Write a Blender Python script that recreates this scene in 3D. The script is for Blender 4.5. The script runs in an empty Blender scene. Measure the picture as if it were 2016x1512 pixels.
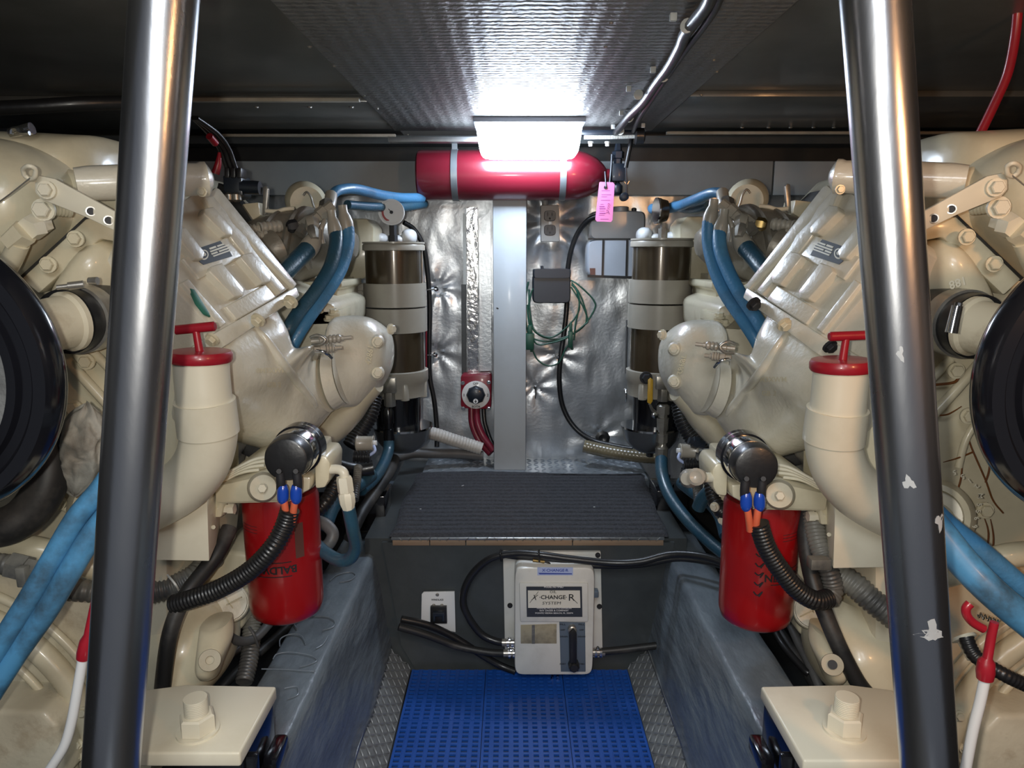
import bpy, bmesh, math, random
from mathutils import Vector, Matrix, noise
random.seed(4)
S = bpy.context.scene
COL = S.collection
pi = math.pi

# ------------------------------------------------------------------ camera, light, exposure
FPX = 1400.0
HC = 0.908                       # eye height above the mat in the well
TH = math.atan(256 / FPX)
cd = bpy.data.cameras.new('camera'); cam = bpy.data.objects.new('camera', cd); COL.objects.link(cam)
cam.location = (0, 0, HC); cam.rotation_euler = (pi / 2 - TH, 0, 0)
cd.sensor_width = 36; cd.lens = FPX / 2016 * 36; cd.clip_start = 0.02; cd.clip_end = 50
S.camera = cam
S.view_settings.view_transform = 'Standard'; S.view_settings.look = 'None'
S.view_settings.gamma = 1; S.view_settings.use_curve_mapping = False
S.view_settings.exposure = 0.36
w = bpy.data.worlds.new('world'); S.world = w; w.use_nodes = True
w.node_tree.nodes['Background'].inputs[0].default_value = (0.55, 0.6, 0.7, 1)
w.node_tree.nodes['Background'].inputs[1].default_value = 0.13

def lamp(kind, name, loc, energy, color, size=0.1, target=None, sy=None, spread=None):
    l = bpy.data.lights.new(name, kind); l.energy = energy; l.color = color
    if kind == 'AREA':
        l.size = size
        if sy: l.shape = 'RECTANGLE'; l.size_y = sy
    else: l.shadow_soft_size = size
    o = bpy.data.objects.new(name, l); COL.objects.link(o); o.location = loc
    if target: o.rotation_euler = (Vector(target) - Vector(loc)).to_track_quat('-Z', 'Y').to_euler()
    return o
# torch of the phone that took the picture, beside its lens
lamp('POINT', 'phone_torch', (-0.035, -0.01, HC + 0.01), 11.0, (1.0, 0.96, 0.87), 0.008)
# daylight falling through the hatch above and behind the viewer, warm lamp to the right behind
lamp('AREA', 'hatch_daylight', (-0.05, -0.35, HC + 0.55), 9.0, (0.92, 0.96, 1.0), 0.5, (0, 1.2, 0.2))
lamp('AREA', 'warm_cabin_lamp', (0.62, 0.02, HC + 0.16), 2.2, (1.0, 0.50, 0.20), 0.07, (0.8, 1.2, HC + 0.0))

# ------------------------------------------------------------------ picture point -> world point at a depth
ct, st = math.cos(TH), math.sin(TH)
def ray(px, py):
    xc = (px - 1008) / FPX; yc = -(py - 756) / FPX
    return Vector((xc, ct + yc * st, -st + yc * ct))
def P(px, py, Y):
    d = ray(px, py); return Vector((0, 0, HC)) + d * (Y / d.y)
def R(r, py, Y): return r / FPX * Y / ray(1008, py).y
class Plane:
    def __init__(s, o, n): s.o = Vector(o); s.n = Vector(n).normalized()
    def hit(s, px, py, lift=0.0):
        d = ray(px, py); e = Vector((0, 0, HC))
        return e + d * ((s.o + s.n * lift - e).dot(s.n) / d.dot(s.n))
def plane3(a, b, c):
    n = (b - a).cross(c - a).normalized()
    if n.dot(Vector((0, 0, HC)) - a) < 0: n = -n
    return Plane(a, n)
def PY(Y): return Plane((0, Y, 0), (0, -1, 0))
def PZ(z, up=True): return Plane((0, 0, z), (0, 0, 1 if up else -1))

# ------------------------------------------------------------------ materials
def mat(name, col, rough=0.5, metal=0.0, noise_amt=0.0, noise_scale=20, col2=None, bump=0.0, bump_scale=60, coat=0.0,
        thresh=None, emis=None, alpha=1.0, trans=0.0, wave=None, spec=0.5, rough2=None, stretch=None, aniso=0):
    m = bpy.data.materials.new(name); m.use_nodes = True
    nt = m.node_tree; N = nt.nodes; L = nt.links; b = N['Principled BSDF']
    b.inputs['Base Color'].default_value = (*col, 1); b.inputs['Roughness'].default_value = rough
    b.inputs['Metallic'].default_value = metal; b.inputs['Coat Weight'].default_value = coat
    b.inputs['Coat Roughness'].default_value = 0.12
    b.inputs['Specular IOR Level'].default_value = spec
    b.inputs['Alpha'].default_value = alpha; b.inputs['Transmission Weight'].default_value = trans
    tc = N.new('ShaderNodeTexCoord'); co = tc.outputs['Object']
    if stretch:
        mp = N.new('ShaderNodeMapping'); mp.inputs['Scale'].default_value = stretch; L.new(co, mp.inputs[0]); co = mp.outputs[0]
    if col2:
        n = N.new('ShaderNodeTexNoise'); n.inputs['Scale'].default_value = noise_scale; n.inputs['Detail'].default_value = 6
        n.inputs['Roughness'].default_value = 0.65; L.new(co, n.inputs['Vector'])
        r = N.new('ShaderNodeValToRGB'); t = thresh or (0.35, 0.75)
        r.color_ramp.elements[0].position = t[0]; r.color_ramp.elements[1].position = t[1]
        r.color_ramp.elements[0].color = (*col, 1); r.color_ramp.elements[1].color = (*col2, 1)
        L.new(n.outputs['Fac'], r.inputs[0]); L.new(r.outputs[0], b.inputs['Base Color'])
        if rough2 is not None:
            rr = N.new('ShaderNodeMapRange'); rr.inputs['To Min'].default_value = rough; rr.inputs['To Max'].default_value = rough2
            rr.inputs['From Min'].default_value = t[0]; rr.inputs['From Max'].default_value = t[1]
            L.new(n.outputs['Fac'], rr.inputs['Value']); L.new(rr.outputs[0], b.inputs['Roughness'])
    if bump:
        n2 = N.new('ShaderNodeTexNoise'); n2.inputs['Scale'].default_value = bump_scale; n2.inputs['Detail'].default_value = 4
        L.new(co, n2.inputs['Vector'])
        bp = N.new('ShaderNodeBump'); bp.inputs['Strength'].default_value = bump; bp.inputs['Distance'].default_value = 0.004
        h = n2.outputs['Fac']
        if wave:
            wv = N.new('ShaderNodeTexWave'); wv.inputs['Scale'].default_value = wave[0]; wv.bands_direction = wave[1]
            wv.inputs['Distortion'].default_value = 1.2; wv.inputs['Detail'].default_value = 2; wv.inputs['Detail Scale'].default_value = 3
            L.new(tc.outputs['Object'], wv.inputs['Vector'])
            wv2 = N.new('ShaderNodeTexWave'); wv2.inputs['Scale'].default_value = wave[0] * 0.6; wv2.bands_direction = wave[2]
            wv2.inputs['Distortion'].default_value = 1.0; L.new(tc.outputs['Object'], wv2.inputs['Vector'])
            a = N.new('ShaderNodeMath'); a.operation = 'ADD'; L.new(wv.outputs['Fac'], a.inputs[0]); L.new(wv2.outputs['Fac'], a.inputs[1])
            a2 = N.new('ShaderNodeMath'); a2.operation = 'MULTIPLY_ADD'; a2.inputs[1].default_value = 0.35
            L.new(a.outputs[0], a2.inputs[0]); L.new(h, a2.inputs[2]); h = a2.outputs[0]
        L.new(h, bp.inputs['Height']); L.new(bp.outputs[0], b.inputs['Normal'])
    if emis:
        b.inputs['Emission Color'].default_value = (*emis[0], 1); b.inputs['Emission Strength'].default_value = emis[1]
    return m
CREAM = (0.68, 0.615, 0.445); CREAM_D = (0.50, 0.44, 0.31)
M = dict(
 cream=mat('cream_engine_enamel', CREAM, 0.34, col2=CREAM_D, noise_scale=9, thresh=(0.45, 0.85), bump=0.12, bump_scale=45, coat=0.25),
 cream_dirty=mat('grimy_cream_enamel', (0.62, 0.56, 0.42), 0.4, col2=(0.30, 0.22, 0.13), noise_scale=13, thresh=(0.54, 0.80), bump=0.25, bump_scale=60, coat=0.15),
 cream_gloss=mat('glossy_cream_casting', (0.70, 0.66, 0.55), 0.36, col2=(0.60, 0.56, 0.45), noise_scale=14, bump=0.22, bump_scale=120, coat=0.7),
 cream_pale=mat('pale_cream_pipe', (0.74, 0.69, 0.55), 0.38, col2=(0.60, 0.54, 0.40), noise_scale=7, thresh=(0.5, 0.9), coat=0.1),
 cream_matt=mat('flat_cream_enamel', (0.62, 0.57, 0.45), 0.6, col2=(0.48, 0.43, 0.32), noise_scale=20, spec=0.2),
 taupe=mat('taupe_bracket_enamel', (0.40, 0.37, 0.31), 0.33, col2=(0.33, 0.30, 0.25), noise_scale=6, coat=0.2),
 turbo=mat('grey_beige_turbo_metal', (0.30, 0.27, 0.22), 0.4, 0.25, col2=(0.17, 0.15, 0.12), noise_scale=11, bump=0.3, bump_scale=70),
 fitting=mat('dull_steel_fitting', (0.42, 0.40, 0.36), 0.32, 0.7, col2=(0.25, 0.23, 0.2), noise_scale=40),
 bronze=mat('smoked_bronze_can', (0.085, 0.062, 0.036), 0.28, 0.35, col2=(0.055, 0.038, 0.02), noise_scale=5, coat=0.6),
 red=mat('red_enamel_can', (0.30, 0.004, 0.006), 0.3, coat=0.5),
 red_cap=mat('red_handle_paint', (0.34, 0.010, 0.022), 0.35, coat=0.3, col2=(0.22, 0.01, 0.02), noise_scale=30, thresh=(0.55, 0.8)),
 red_tank=mat('red_cylinder_paint', (0.17, 0.010, 0.022), 0.3, coat=0.6),
 red_switch=mat('crimson_switch_plastic', (0.24, 0.012, 0.03), 0.4, coat=0.2),
 red_cable=mat('dark_red_cable', (0.17, 0.012, 0.03), 0.35),
 blue_hose=mat('blue_hose_jacket', (0.055, 0.20, 0.38), 0.42, col2=(0.05, 0.10, 0.15), noise_scale=12, thresh=(0.48, 0.8), bump=0.2, bump_scale=200, coat=0.2),
 blue_dark=mat('teal_hose_jacket', (0.018, 0.075, 0.13), 0.38, col2=(0.03, 0.07, 0.09), noise_scale=14, bump=0.2, bump_scale=200, coat=0.3),
 light_blue=mat('worn_light_blue_hose', (0.08, 0.27, 0.48), 0.42, col2=(0.04, 0.08, 0.12), noise_scale=11, thresh=(0.45, 0.66), coat=0.2),
 black=mat('black_rubber', (0.012, 0.012, 0.013), 0.38, coat=0.15, bump=0.1, bump_scale=90),
 black_worn=mat('worn_black_rubber', (0.018, 0.018, 0.018), 0.5, col2=(0.11, 0.10, 0.09), noise_scale=10, thresh=(0.5, 0.8)),
 black_gloss=mat('gloss_black_paint', (0.006, 0.006, 0.008), 0.16, coat=0.6),
 greyhose=mat('dusty_grey_hose', (0.12, 0.12, 0.12), 0.5, col2=(0.06, 0.06, 0.06), noise_scale=9),
 loom=mat('grey_split_loom', (0.22, 0.21, 0.18), 0.42, col2=(0.06, 0.06, 0.06), noise_scale=6, thresh=(0.42, 0.62)),
 grey=mat('grey_gelcoat', (0.22, 0.26, 0.30), 0.3, col2=(0.075, 0.09, 0.11), noise_scale=7, thresh=(0.35, 0.7), bump=0.55, bump_scale=38, coat=0.35, stretch=(1, 0.5, 1)),
 grey_rough=mat('rough_grey_laminate', (0.17, 0.205, 0.235), 0.30, col2=(0.075, 0.09, 0.11), noise_scale=9, thresh=(0.42, 0.72), bump=1.0, bump_scale=32, coat=0.25, stretch=(1, 0.45, 1.6)),
 riser=mat('dark_grey_painted_panel', (0.060, 0.068, 0.070), 0.45, col2=(0.035, 0.040, 0.042), noise_scale=6, bump=0.2, bump_scale=30),
 beam=mat('grey_painted_beam', (0.34, 0.37, 0.38), 0.45, col2=(0.28, 0.30, 0.31), noise_scale=5),
 post=mat('white_painted_post', (0.46, 0.51, 0.55), 0.4, col2=(0.38, 0.41, 0.43), noise_scale=5, thresh=(0.45, 0.9), coat=0.1),
 foil=mat('crinkled_foil', (0.72, 0.76, 0.80), 0.27, 0.8, col2=(0.46, 0.48, 0.51), noise_scale=5, bump=0.13, bump_scale=110, rough2=0.42),
 tape=mat('shiny_foil_tape', (0.80, 0.80, 0.80), 0.14, 1.0, bump=0.5, bump_scale=50),
 ceilfoil=mat('quilted_grey_foil', (0.22, 0.215, 0.205), 0.42, 0.35, col2=(0.17, 0.165, 0.16), noise_scale=4, bump=0.7, bump_scale=120, wave=(20, 'Y', 'X')),
 ceiling=mat('dark_grey_ceiling', (0.085, 0.085, 0.078), 0.33, col2=(0.16, 0.16, 0.15), noise_scale=4, thresh=(0.42, 0.8), coat=0.3),  # lighter noise blotches put reflections into the colour, along with smudges
 strip=mat('pale_wood_strip', (0.42, 0.38, 0.31), 0.55, col2=(0.26, 0.23, 0.18), noise_scale=12),
 wood=mat('raw_plywood_edge', (0.33, 0.23, 0.15), 0.7, col2=(0.18, 0.12, 0.08), noise_scale=10, stretch=(0.3, 1, 3)),
 alu=mat('dull_aluminium', (0.55, 0.57, 0.58), 0.33, 0.9, col2=(0.34, 0.35, 0.36), noise_scale=8, bump=0.15, bump_scale=80),
 plate=mat('diamond_plate_metal', (0.34, 0.36, 0.37), 0.34, 0.45, col2=(0.24, 0.25, 0.26), noise_scale=12),
 plate_grey=mat('grey_painted_tread_plate', (0.27, 0.30, 0.33), 0.35, 0.2, col2=(0.19, 0.21, 0.23), noise_scale=9, coat=0.3),
 steel=mat('polished_stainless', (0.62, 0.63, 0.66), 0.22, 1.0, col2=(0.5, 0.51, 0.53), noise_scale=6, bump=0.05, bump_scale=70, stretch=(1, 1, 0.3), rough2=0.34),
 steel_splash=mat('white_paint_splash', (0.34, 0.36, 0.37), 0.6),
 chrome=mat('chrome', (0.7, 0.7, 0.7), 0.12, 1.0),
 bowl=mat('brushed_steel_bowl', (0.34, 0.35, 0.36), 0.3, 0.9, coat=0.2),
 brass=mat('aged_brass', (0.30, 0.21, 0.08), 0.35, 0.9),
 white=mat('white_plastic', (0.74, 0.75, 0.75), 0.38, coat=0.2),
 offwhite=mat('scuffed_white_housing', (0.66, 0.66, 0.62), 0.36, col2=(0.50, 0.49, 0.44), noise_scale=11, thresh=(0.5, 0.85), coat=0.25),
 window=mat('yellowed_window', (0.36, 0.32, 0.22), 0.35, col2=(0.17, 0.15, 0.10), noise_scale=22, thresh=(0.45, 0.7), coat=0.4),
 dark=mat('near_black_fill', (0.012, 0.012, 0.012), 0.5, col2=(0.03, 0.028, 0.024), noise_scale=12),
 bilge=mat('dark_bilge_grey', (0.03, 0.03, 0.032), 0.5, col2=(0.015, 0.015, 0.016), noise_scale=8),  # plain dark grey for hull sides and well floor
 mat_blue=mat('blue_vinyl_grid', (0.012, 0.085, 0.40), 0.38, col2=(0.008, 0.06, 0.30), noise_scale=10, coat=0.15),
 carpet=mat('charcoal_ribbed_carpet', (0.04, 0.042, 0.05), 0.85, col2=(0.085, 0.088, 0.10), noise_scale=180, thresh=(0.4, 0.8), bump=0.9, bump_scale=420),
 ink=mat('black_ink', (0.015, 0.015, 0.018), 0.6), ink_blue=mat('blue_label_print', (0.05, 0.08, 0.35), 0.5),
 inkw=mat('white_print', (0.7, 0.7, 0.7), 0.5), label_grey=mat('blue_grey_switch_label', (0.10, 0.13, 0.17), 0.35, coat=0.3),
 silver=mat('brushed_silver_label', (0.80, 0.77, 0.66), 0.35, 0.15), char=mat('charcoal_label', (0.035, 0.04, 0.05), 0.4),
 pink=mat('pink_card', (0.85, 0.24, 0.50), 0.55), pinkink=mat('faded_purple_print', (0.35, 0.06, 0.28), 0.6),
 pale_blue=mat('pale_blue_label', (0.42, 0.50, 0.75), 0.4),
 outlet=mat('grey_outlet_plate', (0.42, 0.41, 0.39), 0.4, coat=0.1), outlet_in=mat('dark_socket_plastic', (0.02, 0.023, 0.03), 0.35),
 jug=mat('milky_plastic', (0.42, 0.46, 0.52), 0.3, col2=(0.34, 0.37, 0.42), noise_scale=4, coat=0.3),
 jug_grey=mat('grey_plastic_shoulder', (0.22, 0.21, 0.20), 0.35, coat=0.2), stain=mat('brown_fluid', (0.12, 0.05, 0.04), 0.4),
 charger=mat('dark_charger_plastic', (0.012, 0.018, 0.028), 0.38, coat=0.15),
 green=mat('green_cable', (0.010, 0.07, 0.045), 0.4), yellow=mat('yellow_lever', (0.62, 0.36, 0.03), 0.4),
 whitehose=mat('white_ribbed_hose', (0.55, 0.53, 0.49), 0.45, col2=(0.40, 0.38, 0.34), noise_scale=9),
 yhose=mat('yellowed_clear_hose', (0.24, 0.20, 0.12), 0.3, col2=(0.12, 0.10, 0.06), noise_scale=8, coat=0.5),
 salmon=mat('salmon_wire', (0.62, 0.13, 0.06), 0.4), blue_plug=mat('blue_crimp', (0.01, 0.06, 0.40), 0.25, coat=0.5),
 rag=mat('dirty_white_cloth', (0.42, 0.40, 0.35), 0.9, col2=(0.15, 0.12, 0.09), noise_scale=14, thresh=(0.48, 0.75), bump=0.5, bump_scale=60),
 gauge=mat('gauge_face', (0.45, 0.43, 0.40), 0.4), gauge_red=mat('gauge_red_band', (0.35, 0.05, 0.05), 0.4),
 rust=mat('brown_oil_run', (0.16, 0.055, 0.012), 0.3, coat=0.5), sealant=mat('green_sealant', (0.03, 0.16, 0.11), 0.5),
 cast=mat('grey_pulley_casting', (0.17, 0.17, 0.165), 0.55, col2=(0.08, 0.08, 0.08), noise_scale=30, bump=0.6, bump_scale=90),
 lampglow=mat('lit_diffuser', (0.9, 0.93, 1.0), 0.4, emis=((0.72, 0.84, 1.0), 30.0)),
 lamp_base=mat('lamp_base_plastic', (0.35, 0.40, 0.5), 0.4), strap=mat('grey_steel_strap', (0.28, 0.31, 0.33), 0.35, 0.6),
 zip=mat('white_cable_tie', (0.6, 0.6, 0.57), 0.45), led_glass=mat('gauge_glass', (1, 1, 1), 0.05, trans=1.0, alpha=0.35),
)

# ------------------------------------------------------------------ objects
WL = {}
def setp(o, label=None, cat=None, group=None, kind=None):
    if label: o['label'] = label
    if cat: o['category'] = cat
    if group: o['group'] = group
    if kind: o['kind'] = kind
    return o
def thing(name, label, cat, loc, group=None):
    o = bpy.data.objects.new(name, None); COL.objects.link(o); o.location = loc; WL[o] = Vector(loc); o.empty_display_size = 0.05
    return setp(o, label, cat, group)
def join(*ms):
    V = []; F = []
    for v, f in ms:
        k = len(V); V += list(v); F += [tuple(i + k for i in q) for q in f]
    return V, F
def mk(name, vf, m, parent=None, bevel=0, seg=2, smooth=True, ang=38, label=None, kind=None, subdiv=0):
    V, F = vf
    c = Vector((0, 0, 0))
    for v in V: c += Vector(v)
    c /= max(1, len(V))
    bm = bmesh.new(); bv = [bm.verts.new(Vector(v) - c) for v in V]
    for f in F:
        try: bm.faces.new([bv[i] for i in f])
        except ValueError: pass
    bmesh.ops.recalc_face_normals(bm, faces=bm.faces)
    if bevel:
        es = [e for e in bm.edges if e.is_manifold and e.calc_face_angle(0) > 0.5]
        bmesh.ops.bevel(bm, geom=es, offset=bevel, segments=seg, profile=0.5, affect='EDGES', clamp_overlap=True)
    if smooth:
        a = math.radians(ang)
        for f in bm.faces: f.smooth = True
        for e in bm.edges:
            if not e.is_manifold or e.calc_face_angle(0) > a: e.smooth = False
    me = bpy.data.meshes.new(name); bm.to_mesh(me); bm.free(); me.materials.append(M[m] if isinstance(m, str) else m)
    o = bpy.data.objects.new(name, me); COL.objects.link(o); WL[o] = c
    if parent: o.parent = parent; o.location = c - WL[parent]
    else: o.location = c
    if subdiv:
        s = o.modifiers.new('s', 'SUBSURF'); s.levels = s.render_levels = subdiv
    return setp(o, label, None, None, kind)
def top(o, label, cat, group=None): return setp(o, label, cat, group)

from mathutils.bvhtree import BVHTree
def surface(o, base):
    me = o.data; off = base
    t = BVHTree.FromPolygons([v.co + off for v in me.vertices], [tuple(p.vertices) for p in me.polygons])
    def hit(px, py, lift=0.0, fall=1.1):
        d = ray(px, py).normalized(); r = t.ray_cast(Vector((0, 0, HC)), d)
        return (r[0] - d * lift) if r[0] else P(px, py, fall)
    return hit
# ------------------------------------------------------------------ shapes: each returns (verts, faces)
def box(c, s, rz=0.0, ax=None):
    V = []; c = Vector(c)
    for x in (-1, 1):
        for y in (-1, 1):
            for z in (-1, 1): V.append(Vector((x * s[0] / 2, y * s[1] / 2, z * s[2] / 2)))
    if rz: V = [Matrix.Rotation(rz, 3, 'Z') @ v for v in V]
    if ax: V = [ax @ v for v in V]
    return [v + c for v in V], [(0, 1, 3, 2), (4, 6, 7, 5), (0, 4, 5, 1), (2, 3, 7, 6), (0, 2, 6, 4), (1, 5, 7, 3)]
def extr(poly, d):
    n = len(poly); d = Vector(d); V = [Vector(p) for p in poly] + [Vector(p) + d for p in poly]
    return V, [tuple(range(n)), tuple(range(2 * n - 1, n - 1, -1))] + [(i, (i + 1) % n, (i + 1) % n + n, i + n) for i in range(n)]
def slab(pxs, pl, h=0.0, t=0.02):                # outline on a plane, lifted h, t thick behind
    pts = [pl.hit(x, y, h) if h == 0 else pl.hit(x, y) + pl.n * h for x, y in pxs]
    return extr(pts, -pl.n * (t + (0 if h == 0 else 0)))
def prism(pxs, Y, t):
    if not isinstance(Y, (list, tuple)): Y = [Y] * len(pxs)
    return extr([P(x, y, q) for (x, y), q in zip(pxs, Y)], (0, t, 0))
def cmr(pts, k):
    n = len(pts); out = []
    if n < 3: 
        for i in range(n - 1):
            for j in range(k):
                t = j / k; out.append([pts[i][c] * (1 - t) + pts[i + 1][c] * t for c in range(4)])
        return out + [list(pts[-1])]
    for i in range(n - 1):
        p0 = pts[max(0, i - 1)]; p1 = pts[i]; p2 = pts[i + 1]; p3 = pts[min(n - 1, i + 2)]
        for j in range(k):
            t = j / k
            out.append([0.5 * (2 * p1[c] + (p2[c] - p0[c]) * t + (2 * p0[c] - 5 * p1[c] + 4 * p2[c] - p3[c]) * t * t + (3 * p1[c] - p0[c] - 3 * p2[c] + p3[c]) * t ** 3) for c in range(4)])
    return out + [list(pts[-1])]
def resample(pts, step):
    out = [pts[0]]; acc = 0
    for a, b in zip(pts, pts[1:]):
        L = (Vector(b[:3]) - Vector(a[:3])).length
        if L < 1e-9: continue
        s = step - acc
        while s <= L:
            t = s / L; out.append([a[c] * (1 - t) + b[c] * t for c in range(4)]); s += step
        acc = (acc + L) % step
    return out
def sweep(pts, n=12, cap=True):
    V = []; F = []; up = None
    Q = [Vector(p[:3]) for p in pts]
    for i, q in enumerate(Q):
        t = (Q[min(i + 1, len(Q) - 1)] - Q[max(0, i - 1)])
        t = t.normalized() if t.length > 1e-9 else Vector((0, 0, 1))
        if up is None:
            up = Vector((0, 0, 1)) if abs(t.z) < 0.9 else Vector((1, 0, 0))
        a = (up - t * up.dot(t)).normalized(); b = t.cross(a); up = a
        r = pts[i][3]
        for j in range(n):
            an = 2 * pi * j / n; V.append(q + a * r * math.cos(an) + b * r * math.sin(an))
    for i in range(len(Q) - 1):
        for j in range(n): F.append((i * n + j, i * n + (j + 1) % n, (i + 1) * n + (j + 1) % n, (i + 1) * n + j))
    if cap: F.append(tuple(range(n - 1, -1, -1))); F.append(tuple(range((len(Q) - 1) * n, len(Q) * n)))
    return V, F
def tube(pts, k=6, n=12):                        # pts: world (x,y,z,r)
    return sweep(cmr(pts, k), n)
def ribbed(pts, pitch=0.006, amp=0.10, n=14):
    q = resample(cmr(pts, 10), pitch / 4); out = []
    for i, p in enumerate(q):
        out.append([p[0], p[1], p[2], p[3] * (1 + amp * (0.5 if (i % 4) in (0, 1) else -0.6))])
    return sweep(out, n)
def frame(ax):
    ax = Vector(ax).normalized(); u = Vector((0, 0, 1)) if abs(ax.z) < 0.9 else Vector((1, 0, 0))
    a = (u - ax * u.dot(ax)).normalized(); return ax, a, ax.cross(a)
def lathe(o, ax, prof, n=28):                    # prof: (distance along axis, radius)
    ax, a, b = frame(ax); o = Vector(o); V = []; F = []
    for h, r in prof:
        for j in range(n):
            t = 2 * pi * j / n; V.append(o + ax * h + (a * math.cos(t) + b * math.sin(t)) * max(r, 1e-5))
    for i in range(len(prof) - 1):
        for j in range(n): F.append((i * n + j, i * n + (j + 1) % n, (i + 1) * n + (j + 1) % n, (i + 1) * n + j))
    F.append(tuple(range(n - 1, -1, -1))); F.append(tuple(range((len(prof) - 1) * n, len(prof) * n)))
    return V, F
def loft(secs, n=32, k=5):                       # secs: (centre, u, v, exponent) -> superellipse sections, smoothed between
    flat = [[*c, *u, *v, e] for c, u, v, e in secs]; rows = []
    m = len(flat)
    for i in range(m - 1):
        p0 = flat[max(0, i - 1)]; p1 = flat[i]; p2 = flat[i + 1]; p3 = flat[min(m - 1, i + 2)]
        for j in range(k):
            t = j / k
            rows.append([0.5 * (2 * p1[c] + (p2[c] - p0[c]) * t + (2 * p0[c] - 5 * p1[c] + 4 * p2[c] - p3[c]) * t * t + (3 * p1[c] - p0[c] - 3 * p2[c] + p3[c]) * t ** 3) for c in range(10)])
    rows.append(flat[-1]); V = []; F = []
    for r in rows:
        c = Vector(r[0:3]); u = Vector(r[3:6]); v = Vector(r[6:9]); e = max(1.2, r[9])
        for j in range(n):
            t = 2 * pi * j / n; x = math.cos(t); y = math.sin(t)
            V.append(c + u * math.copysign(abs(x) ** (2 / e), x) + v * math.copysign(abs(y) ** (2 / e), y))
    for i in range(len(rows) - 1):
        for j in range(n): F.append((i * n + j, i * n + (j + 1) % n, (i + 1) * n + (j + 1) % n, (i + 1) * n + j))
    F.append(tuple(range(n - 1, -1, -1))); F.append(tuple(range((len(rows) - 1) * n, len(rows) * n)))
    return V, F
_bolt = {}
def bolt(p, nrm, r, parent, m='cream', name='bolt', h=0.7, flange=True):
    key = (m, flange)
    if key not in _bolt:
        V, F = lathe((0, 0, 0), (0, 0, 1), ([(-0.3, 1.35), (0.18, 1.35)] if flange else [(-0.3, 0.9), (0.1, 0.9)]), 16)
        hv = [(math.cos(i * pi / 3), math.sin(i * pi / 3)) for i in range(6)]
        V2 = [Vector((x, y, 0.18)) for x, y in hv] + [Vector((x, y, 0.85)) for x, y in hv] + [Vector((x * .86, y * .86, 1.0)) for x, y in hv]
        F2 = [(i, (i + 1) % 6, (i + 1) % 6 + 6, i + 6) for i in range(6)] + [(i + 6, (i + 1) % 6 + 6, (i + 1) % 6 + 12, i + 12) for i in range(6)] + [tuple(range(12, 18)), tuple(range(5, -1, -1))]
        o = mk(name, join((V, F), (V2, F2)), m, None, ang=25); me = o.data; off = Vector(o.location)
        for v in me.vertices: v.co += off
        bpy.data.objects.remove(o); _bolt[key] = me
    o = bpy.data.objects.new(name, _bolt[key]); COL.objects.link(o)
    o.rotation_mode = 'QUATERNION'; o.rotation_quaternion = Vector(nrm).to_track_quat('Z', 'Y')
    o.scale = (r, r, r * h / 0.7); WL[o] = Vector(p)
    o.parent = parent; o.location = Vector(p) - (WL[parent] if parent else Vector((0, 0, 0)))
    return o
def textvf(s, font_scale=1.0, bold=0.0, align='CENTER'):
    cu = bpy.data.curves.new('t', 'FONT'); cu.body = s; cu.align_x = align; cu.align_y = 'CENTER'; cu.size = font_scale
    cu.offset = bold; cu.extrude = 0.0; cu.resolution_u = 2
    o = bpy.data.objects.new('t', cu); COL.objects.link(o)
    me = bpy.data.meshes.new_from_object(o.evaluated_get(bpy.context.evaluated_depsgraph_get()))
    V = [v.co.copy() for v in me.vertices]; F = [tuple(p.vertices) for p in me.polygons]
    bpy.data.objects.remove(o); bpy.data.meshes.remove(me); bpy.data.curves.remove(cu)
    return V, F
def text(name, s, c, right, up, h, m, parent, width=None, bold=0.0, lift=0.0006, shear=0.0):
    V, F = textvf(s, 1.0, bold)
    if not V: return None
    ys = [v.y for v in V]; xs = [v.x for v in V]; y0 = (max(ys) + min(ys)) / 2; x0 = (max(xs) + min(xs)) / 2
    sc = h / (max(ys) - min(ys)); sx = sc if width is None else width / (max(xs) - min(xs))
    right = Vector(right).normalized(); up = Vector(up).normalized(); n = right.cross(up)
    V = [Vector(c) + n * lift + right * ((v.x - x0) * sx + shear * (v.y - y0) * sc) + up * (v.y - y0) * sc for v in V]
    return mk(name, (V, F), m, parent, smooth=False)

# ================================================================== the room
def struct(name, vf, m, label=None, parent=None, **k):
    o = mk(name, vf, m, parent, **k); setp(o, label, None, None, 'structure'); return o
ZC = HC + 0.31
XL, XR = -1.30, 1.36
# rear bulkhead: a sheet of crinkled foil, really puckered round the outlet and its pins
def foil_sheet():
    nx, nz = 300, 120; x0, x1, z0, z1 = XL, XR, 0.20, 1.085; V = []; F = []
    out = P(1083, 440, 2.03); pins = [P(1052, 765, 2.04), P(1180, 862, 2.04), P(860, 568, 2.04), P(857, 695, 2.04), P(1100, 700, 2.04), P(1290, 800, 2.04)]
    for j in range(nz + 1):
        for i in range(nx + 1):
            x = x0 + (x1 - x0) * i / nx; z = z0 + (z1 - z0) * j / nz
            q = Vector((x * 9, z * 6, 1.3)); d = 0.005 * (noise.noise(q) + 0.5 * noise.noise(q * 2.7) + 0.35 * abs(noise.noise(Vector((x * 30, z * 9, 4)))))
            dx = x - out.x; dz = z - out.z; rr = math.hypot(max(0, abs(dx) - 0.026), max(0, abs(dz) - 0.05)); th = math.atan2(dz, dx)
            d += 0.020 * math.exp(-(rr / 0.05) ** 1.3) + 0.006 * math.cos(th * 9 + 1) * math.exp(-(rr / 0.07)) * min(1, rr / 0.02)
            for p in pins:
                a = math.hypot(x - p.x, z - p.z); t = math.atan2(z - p.z, x - p.x)
                d += (-0.010 * math.exp(-(a / 0.018)) + 0.005 * math.cos(7 * t) * math.exp(-(a / 0.045)) * min(1, a / 0.015))
            V.append((x, 2.055 - d, z))
    for j in range(nz):
        for i in range(nx): a = j * (nx + 1) + i; F.append((a, a + 1, a + nx + 2, a + nx + 1))
    return V, F
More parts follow.
